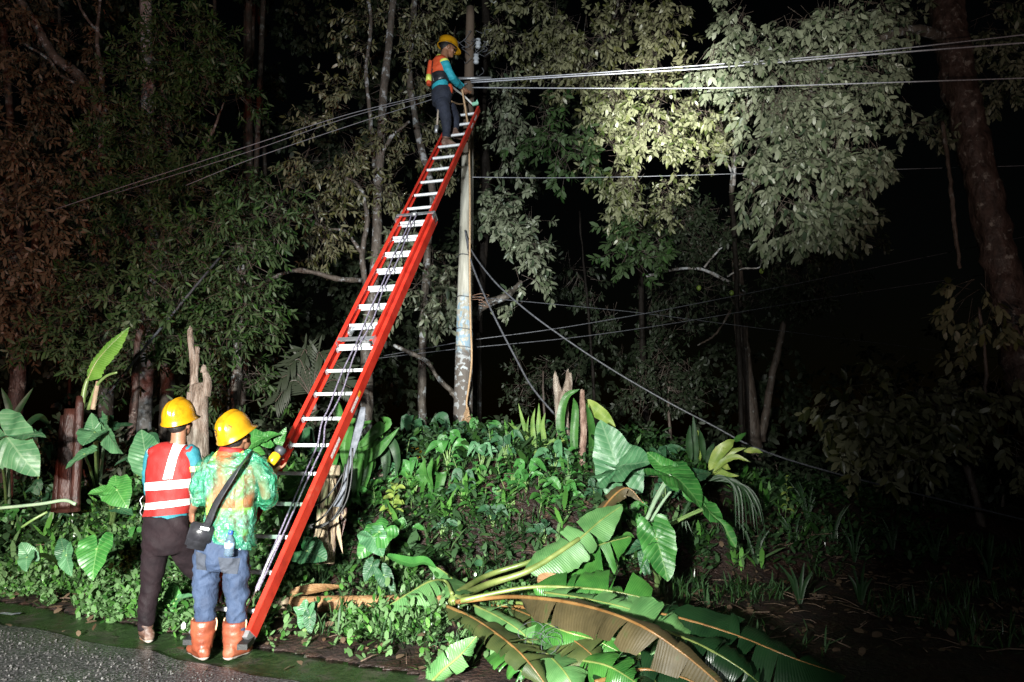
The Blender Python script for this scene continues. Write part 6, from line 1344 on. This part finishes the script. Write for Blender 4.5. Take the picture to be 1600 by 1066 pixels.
limb(t, [(1148, 240, 12.9), (1160, 215, 12.8), (1165, 195, 12.8)], .025, .012, m_bk_white); limb(t, [(1144, 270, 12.9), (1126, 235, 12.8), (1118, 214, 12.8)], .02, .01, m_bk_white)
crown(t, [(1105, 150, 12.4, 26, 24, .4, 46), (1125, 180, 12.6, 28, 26, .4, 40), (1110, 215, 12.7, 24, 30, .4, 30), (1150, 150, 12.6, 24, 24, .4, 30), (1048, 300, 12.7, 26, 30, .4, 44), (1100, 250, 12.8, 24, 20, .4, 18)], 'bright', 10, .105, .2, .4, 12)

# the big leaning tree on the right and its pale hanging crown
t = tree('large tree with thick leaning red brown trunk and pale drooping crown', base=gb(1620, 10.8))
limb(t, [gb(1640, 10.7), (1610, 620, 10.7), (1582, 500, 10.7), (1545, 330, 10.8), (1510, 180, 10.9), (1482, 40, 11), (1470, -60, 11.1)], .235, .245, m_bk_red, 'trunk', 90, 28, .05, .03)
limb(t, [(1476, 60, 10.9), (1440, 48, 10.6), (1405, 50, 10.4), (1350, 74, 10.2), (1290, 110, 10.2), (1250, 190, 10.3)], .09, .03, m_bk_pale)
limb(t, [(1250, 120, 10.4), (1262, 200, 10.5), (1250, 280, 10.5), (1258, 330, 10.5)], .05, .02, m_bk_dark)
limb(t, [(1472, 190, 10.6), (1482, 260, 10.5), (1490, 340, 10.5), (1500, 420, 10.6)], .03, .03, m_bk_dark, 'hanging_vine')
crown(t, [(1160, 45, 10.2, 26, 30, .4, 34), (1136, 14, 10.3, 14, 18, .25, 14), (1130, 80, 10.1, 22, 18, .3, 22), (1180, 100, 10.1, 44, 34, .5, 74), (1240, 60, 10.3, 50, 40, .6, 90), (1300, 40, 10.4, 46, 34, .6, 74), (1350, 30, 10.5, 44, 30, .6, 60), (1330, 90, 10.3, 44, 34, .6, 66), (1260, 120, 10.2, 50, 34, .5, 80), (1210, 150, 10.0, 40, 34, .5, 60), (1330, 150, 10.3, 52, 30, .5, 66), (1380, 130, 10.4, 26, 16, .4, 26), (1225, 200, 9.9, 34, 34, .4, 56), (1290, 200, 10.1, 54, 36, .5, 84), (1350, 210, 10.3, 34, 30, .4, 46), (1195, 240, 9.9, 26, 20, .35, 28), (1250, 262, 9.9, 42, 34, .45, 70), (1320, 270, 10.2, 40, 34, .5, 60), (1180, 282, 9.9, 18, 12, .25, 16), (1225, 325, 9.9, 30, 20, .35, 38), (1290, 330, 10.1, 42, 24, .45, 60), (1262, 352, 10.0, 22, 10, .3, 18), (1340, 310, 10.3, 20, 20, .35, 22)], 'pale', 8, .135, .19, .85, 15, single=300)
crown(t, [(1420, 10, 11.2, 50, 24, .7, 44), (1436, 205, 11.4, 20, 20, .35, 22), (1545, 60, 11.6, 50, 80, .8, 90), (1545, 150, 11.6, 40, 40, .6, 44), (1590, 110, 11.6, 40, 60, .7, 44)], 'pale', 9, .14, .18, .6, 16)

# darker trees in the middle distance
t = tree('dark fruit tree with white bent branches below the pale crown', base=gb(1168, 14.6))
limb(t, [gb(1175, 14.6), (1172, 640, 14.6), (1160, 540, 14.6), (1155, 460, 14.6), (1150, 380, 14.7)], .17, .1, m_bk_dark, 'trunk', 30, 12)
limb(t, [(1190, 690, 14.6), (1206, 590, 14.5), (1222, 520, 14.5), (1230, 440, 14.5)], .08, .05, m_bk_dark, 'trunk')
limb(t, [(1010, 432, 13.6), (1050, 422, 13.7), (1092, 420, 13.8), (1130, 436, 14), (1165, 456, 14.4)], .022, .035, m_bk_white)
limb(t, [(1100, 418, 13.8), (1122, 392, 13.8), (1142, 376, 13.8), (1162, 356, 13.8)], .02, .01, m_bk_white)
limb(t, [(1136, 432, 14), (1160, 420, 13.9), (1186, 418, 13.8), (1190, 400, 13.8)], .018, .01, m_bk_white)
limb(t, [(1150, 470, 14.6), (1120, 520, 14.3), (1090, 540, 14.1)], .03, .012, m_bk_dark)
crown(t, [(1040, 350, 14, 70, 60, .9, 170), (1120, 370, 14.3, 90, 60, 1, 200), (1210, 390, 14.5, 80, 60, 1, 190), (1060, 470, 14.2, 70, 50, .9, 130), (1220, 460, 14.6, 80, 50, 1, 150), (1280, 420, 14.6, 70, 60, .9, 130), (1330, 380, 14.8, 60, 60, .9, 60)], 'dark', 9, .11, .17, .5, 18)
for fx, fy in ((1190, 424), (1143, 458), (1092, 450)):
    b = MB(); b.ell(P(fx, fy, 13.7), (.045, .045, .052)); ob('fruit', b.mesh(), mat('green_fruit', [(.3, (.12, .2, .03)), (.7, (.22, .3, .06))], 12, .4), t)
t = tree('dim tree with brownish foliage behind the split trunk', base=gb(930, 15))
limb(t, [gb(930, 15), (925, 560, 15), (915, 440, 15), (905, 330, 15)], .035, .02, m_bk_unlit, 'trunk')
crown(t, [(900, 430, 15.4, 40, 40, .7, 36), (960, 480, 15.4, 50, 40, .7, 36), (990, 545, 15, 50, 30, .7, 36)], 'dark', 9, .13, .16, .5, 20)
t = tree('small round dark green bush in the dark right of the split trunk', 'bush', base=gb(1045, 11.8))
limb(t, [gb(1045, 11.8), (1044, 640, 11.8), (1046, 590, 11.8)], .03, .015, m_bk_dark, 'trunk', 10)
crown(t, [(1045, 590, 11.8, 50, 45, .5, 150), (1010, 620, 11.9, 30, 35, .4, 60)], 'dark', 9, .09, .2, .3, 21)
t = tree('dark bush in the gap right of the pole', 'bush', base=gb(850, 14))
limb(t, [gb(850, 14), (850, 640, 14), (848, 580, 14)], .03, .015, m_bk_dark, 'trunk', 10)
crown(t, [(830, 590, 14, 44, 40, .6, 50), (880, 590, 14.2, 30, 30, .6, 30)], 'dark', 9, .09, .2, .3, 22)

# shrub on the right edge
t = tree('dim shrub with large drooping leaves below the leaning trunk', 'bush', base=gb(1500, 9.6))
limb(t, [gb(1510, 9.6), (1500, 700, 9.6), (1440, 650, 9.5), (1340, 640, 9.3)], .05, .015, m_bk_dark, 'trunk', 18)
limb(t, [(1505, 690, 9.6), (1540, 600, 9.5), (1530, 480, 9.4)], .035, .012, m_bk_dark)
crown(t, [(1330, 640, 9.4, 50, 30, .5, 44), (1400, 620, 9.5, 50, 30, .6, 44), (1370, 690, 9.3, 60, 30, .5, 44), (1470, 650, 9.4, 60, 40, .6, 50), (1555, 600, 9.4, 40, 50, .5, 36), (1560, 500, 9.4, 30, 40, .5, 24), (1460, 710, 9.3, 50, 30, .5, 30), (1580, 680, 9.4, 40, 50, .5, 24), (1520, 455, 9.3, 18, 15, .3, 12)], 'olive', 8, .165, .2, .6, 24, single=200)

# left side: feathery green tree, dim brown tree, pale limbs
t = tree('tall feathery green tree filling the upper left', base=gb(262, 12.4))
limb(t, [gb(268, 12.4), (262, 620, 12.4), (258, 420, 12.4), (262, 220, 12.4), (250, 90, 12.5)], .14, .05, m_bk_dark, 'trunk', 30, 10)
limb(t, [(258, 430, 12.4), (190, 360, 12), (140, 300, 11.8)], .04, .015, m_bk_dark); limb(t, [(260, 300, 12.4), (320, 230, 12), (350, 160, 12)], .04, .015, m_bk_dark)
crown(t, [(300, 80, 11.6, 70, 50, .8, 190), (240, 120, 12, 60, 50, .8, 110), (330, 150, 12, 50, 60, .7, 110), (220, 200, 11.9, 60, 50, .7, 110), (280, 220, 12.2, 60, 60, .8, 110), (180, 270, 11.8, 70, 50, .8, 130), (260, 310, 11.8, 70, 50, .8, 130), (150, 330, 11.8, 40, 40, .6, 70), (340, 290, 11.9, 50, 50, .7, 90), (200, 380, 11.6, 80, 50, .8, 130)], 'green', 12, .115, .13, .1, 26, single=0, twig=.34)
t = tree('bushy green tree with long leaves behind the snapped pale trunk', base=gb(370, 11))
limb(t, [gb(372, 11), (372, 560, 11), (378, 440, 11), (376, 380, 11)], .09, .05, m_bk_pale, 'trunk', 24, 10)
limb(t, [(376, 450, 11), (330, 420, 10.7), (290, 390, 10.6)], .03, .012, m_bk_dark)
crown(t, [(330, 380, 10.6, 70, 50, .7, 150), (400, 360, 10.8, 60, 50, .7, 110), (290, 440, 10.5, 60, 50, .7, 120), (370, 440, 10.6, 60, 50, .6, 130), (340, 510, 10.7, 60, 50, .6, 120), (250, 500, 10.7, 60, 50, .7, 100), (170, 470, 10.9, 70, 50, .8, 110), (120, 540, 10.8, 60, 40, .7, 90), (200, 560, 10.8, 70, 40, .7, 100), (440, 320, 11, 50, 50, .6, 80), (400, 490, 10.8, 30, 40, .4, 60), (370, 600, 10.9, 50, 40, .5, 80)], 'green', 9, .125, .125, .3, 28, single=300)
t = tree('tree with brown leaves glowing red at the far left', base=gb(30, 11.6))
limb(t, [gb(30, 11.6), (30, 560, 11.6), (20, 400, 11.6), (-10, 250, 11.6)], .13, .08, m_bk_red, 'trunk', 24, 10)
crown(t, [(40, 280, 11.2, 70, 50, .8, 150), (60, 350, 11, 70, 50, .8, 150), (30, 430, 11, 70, 50, .8, 150), (90, 430, 11.2, 50, 60, .7, 100), (50, 500, 11, 60, 40, .7, 110), (100, 250, 11.6, 40, 40, .6, 60), (0, 220, 11.4, 40, 40, .6, 60), (20, 150, 12.2, 60, 70, .8, 100), (80, 120, 12.6, 60, 60, .8, 80), (20, 60, 12.6, 60, 50, .8, 70)], 'brown', 9, .13, .15, .5, 30)
t = tree('leaning pale tree with forked limbs at the upper left', base=gb(172, 13.4))
limb(t, [gb(180, 13.4), (172, 420, 13.4), (162, 250, 13.4), (158, 180, 13.4), (130, 125, 13.3), (85, 88, 13.2), (60, 45, 13.1), (20, -20, 13)], .13, .07, m_bk_pale, 'trunk', 36, 12)
limb(t, [(162, 178, 13.4), (158, 110, 13.4), (152, 60, 13.4), (158, -20, 13.4)], .05, .03, m_bk_pale)
limb(t, [(140, 140, 13.3), (95, 118, 13.2), (75, 92, 13.1), (36, 68, 13)], .035, .025, m_bk_pale)
limb(t, [(160, 60, 13.4), (130, 20, 13.3), (115, -20, 13.3)], .03, .02, m_bk_pale)
crown(t, [(40, 10, 13.6, 70, 40, .8, 80), (140, 40, 14, 60, 50, .8, 70)], 'brown', 9, .13, .15, .5, 31)
t = tree('straight pale trunk rising behind the feathery tree top', base=gb(238, 14.5))
limb(t, [gb(238, 14.5), (236, 400, 14.5), (232, 200, 14.5), (229, 40, 14.5), (228, -40, 14.5)], .14, .11, m_bk_white, 'trunk', 24, 12)
t = tree('dark red speckled thin trunk left of the snapped pale trunk', base=gb(210, 9.8))
limb(t, [gb(210, 9.8), (210, 640, 9.8), (213, 570, 9.8), (220, 500, 9.8)], .06, .035, m_bk_red, 'trunk', 18)
crown(t, [(225, 490, 9.9, 40, 25, .4, 40)], 'green', 9, .11, .17, .3, 33)
b = MB(); b.tube([P(170, 614, 9.3), P(225, 545, 9.6), P(285, 472, 9.9), P(352, 392, 10.3)], .017, 6); top('guy_wire', b.mesh(), m_bcab, 'straight dark guy wire slanting up to the right at the left', 'wire')

# palm fronds in the shade behind the ladder
t = tree('dim palm with fine feathered fronds behind the lower ladder', 'palm', base=gb(490, 11))
limb(t, [gb(490, 11), (490, 660, 11), (488, 620, 11)], .06, .05, m_bk_dark, 'trunk', 10)
for tip in ((440, 590), (452, 570), (536, 576), (470, 556), (430, 628), (548, 606), (505, 560)):
    pth = bez([P(488, 622, 11), P((488 + tip[0]) / 2, min(tip[1], 600) - 6, 10.9), P(tip[0], tip[1], 10.8)], 14)
    b = MB(); b.tube(pth, [.012 - .0006 * k for k in range(14)], 5); fr_ = ob('frond', b.mesh(), m_bk_dark, t)
    B, D, N = [], [], []
    for k in range(2, 14):
        d = (pth[k] - pth[k - 1]).normalized()
        for s in (-1, 1):
            for j in range(2):
                B.append(pth[k].lerp(pth[k - 1], j * .5)); D.append(d + d.cross(Vector((0, -1, .3))) * s * 1.1 + Vector((0, 0, -.3))); N.append((0, -1, .3))
    ob('leaflets', leaves_mesh(np.array(B), np.array(D), np.array(N, float), np.full(len(B), .26), .05), m_lf['dark'], fr_, kind='stuff')

# far wood closing the view, barely lit
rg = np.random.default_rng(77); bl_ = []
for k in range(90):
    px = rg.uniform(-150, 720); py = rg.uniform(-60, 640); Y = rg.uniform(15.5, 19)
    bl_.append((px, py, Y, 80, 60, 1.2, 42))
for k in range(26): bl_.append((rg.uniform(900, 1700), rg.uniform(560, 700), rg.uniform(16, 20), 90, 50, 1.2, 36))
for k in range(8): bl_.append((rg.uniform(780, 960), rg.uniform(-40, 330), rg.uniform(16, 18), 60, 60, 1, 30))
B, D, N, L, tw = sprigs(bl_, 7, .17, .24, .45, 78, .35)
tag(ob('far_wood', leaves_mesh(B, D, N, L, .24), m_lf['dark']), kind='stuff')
bb = MB()
for k in range(9):
    px = rg.uniform(0, 430); Y = rg.uniform(14.5, 19); lean = rg.uniform(-40, 40); g_ = gb(px, Y)
    p_ = bez([g_, P(px + lean * .4, 420, Y), P(px + lean, 150, Y), P(px + lean * 1.4, -60, Y)], 10); bb.tube(p_, [rg.uniform(.04, .09)] * 10, 7)
tag(ob('far_wood_stems', bb.mesh(), m_bk_dark), kind='stuff')
# undergrowth behind the crest, so that the ground does not end in a bare edge
GB = 'dark bushes behind the crest of the bank'
for k, (px, Y, where) in enumerate([(40, 9.6, 'behind the far left taro'), (150, 9.8, 'behind the dark red banana stems'), (250, 9.6, 'left of the snapped pale trunk'), (360, 9.4, 'right of the snapped pale trunk'), (440, 9.3, 'behind the left ladder rail'), (520, 10, 'behind the ladder rungs'), (620, 10.4, 'behind the lance-leaved clump'), (690, 10.8, 'left of the pole foot'), (800, 10.6, 'between the pole and the strap leaves'), (1000, 10, 'behind the tall grey green taro leaf'), (1090, 10, 'behind the spiky plant'), (1200, 10.4, 'under the dark fruit tree'), (1300, 10.6, 'left of the drooping shrub'), (1420, 10.2, 'under the drooping shrub'), (1540, 10.4, 'below the leaning trunk')]):
    g_ = gb(px, Y); t = tree('low dark bush on the crest of the bank ' + where, 'bush', base=g_, group=GB)
    limb(t, [g_, g_ + Vector((.03, 0, .3)), g_ + Vector((0, 0, .5))], .025, .01, m_bk_dark, 'trunk', 8, 6)
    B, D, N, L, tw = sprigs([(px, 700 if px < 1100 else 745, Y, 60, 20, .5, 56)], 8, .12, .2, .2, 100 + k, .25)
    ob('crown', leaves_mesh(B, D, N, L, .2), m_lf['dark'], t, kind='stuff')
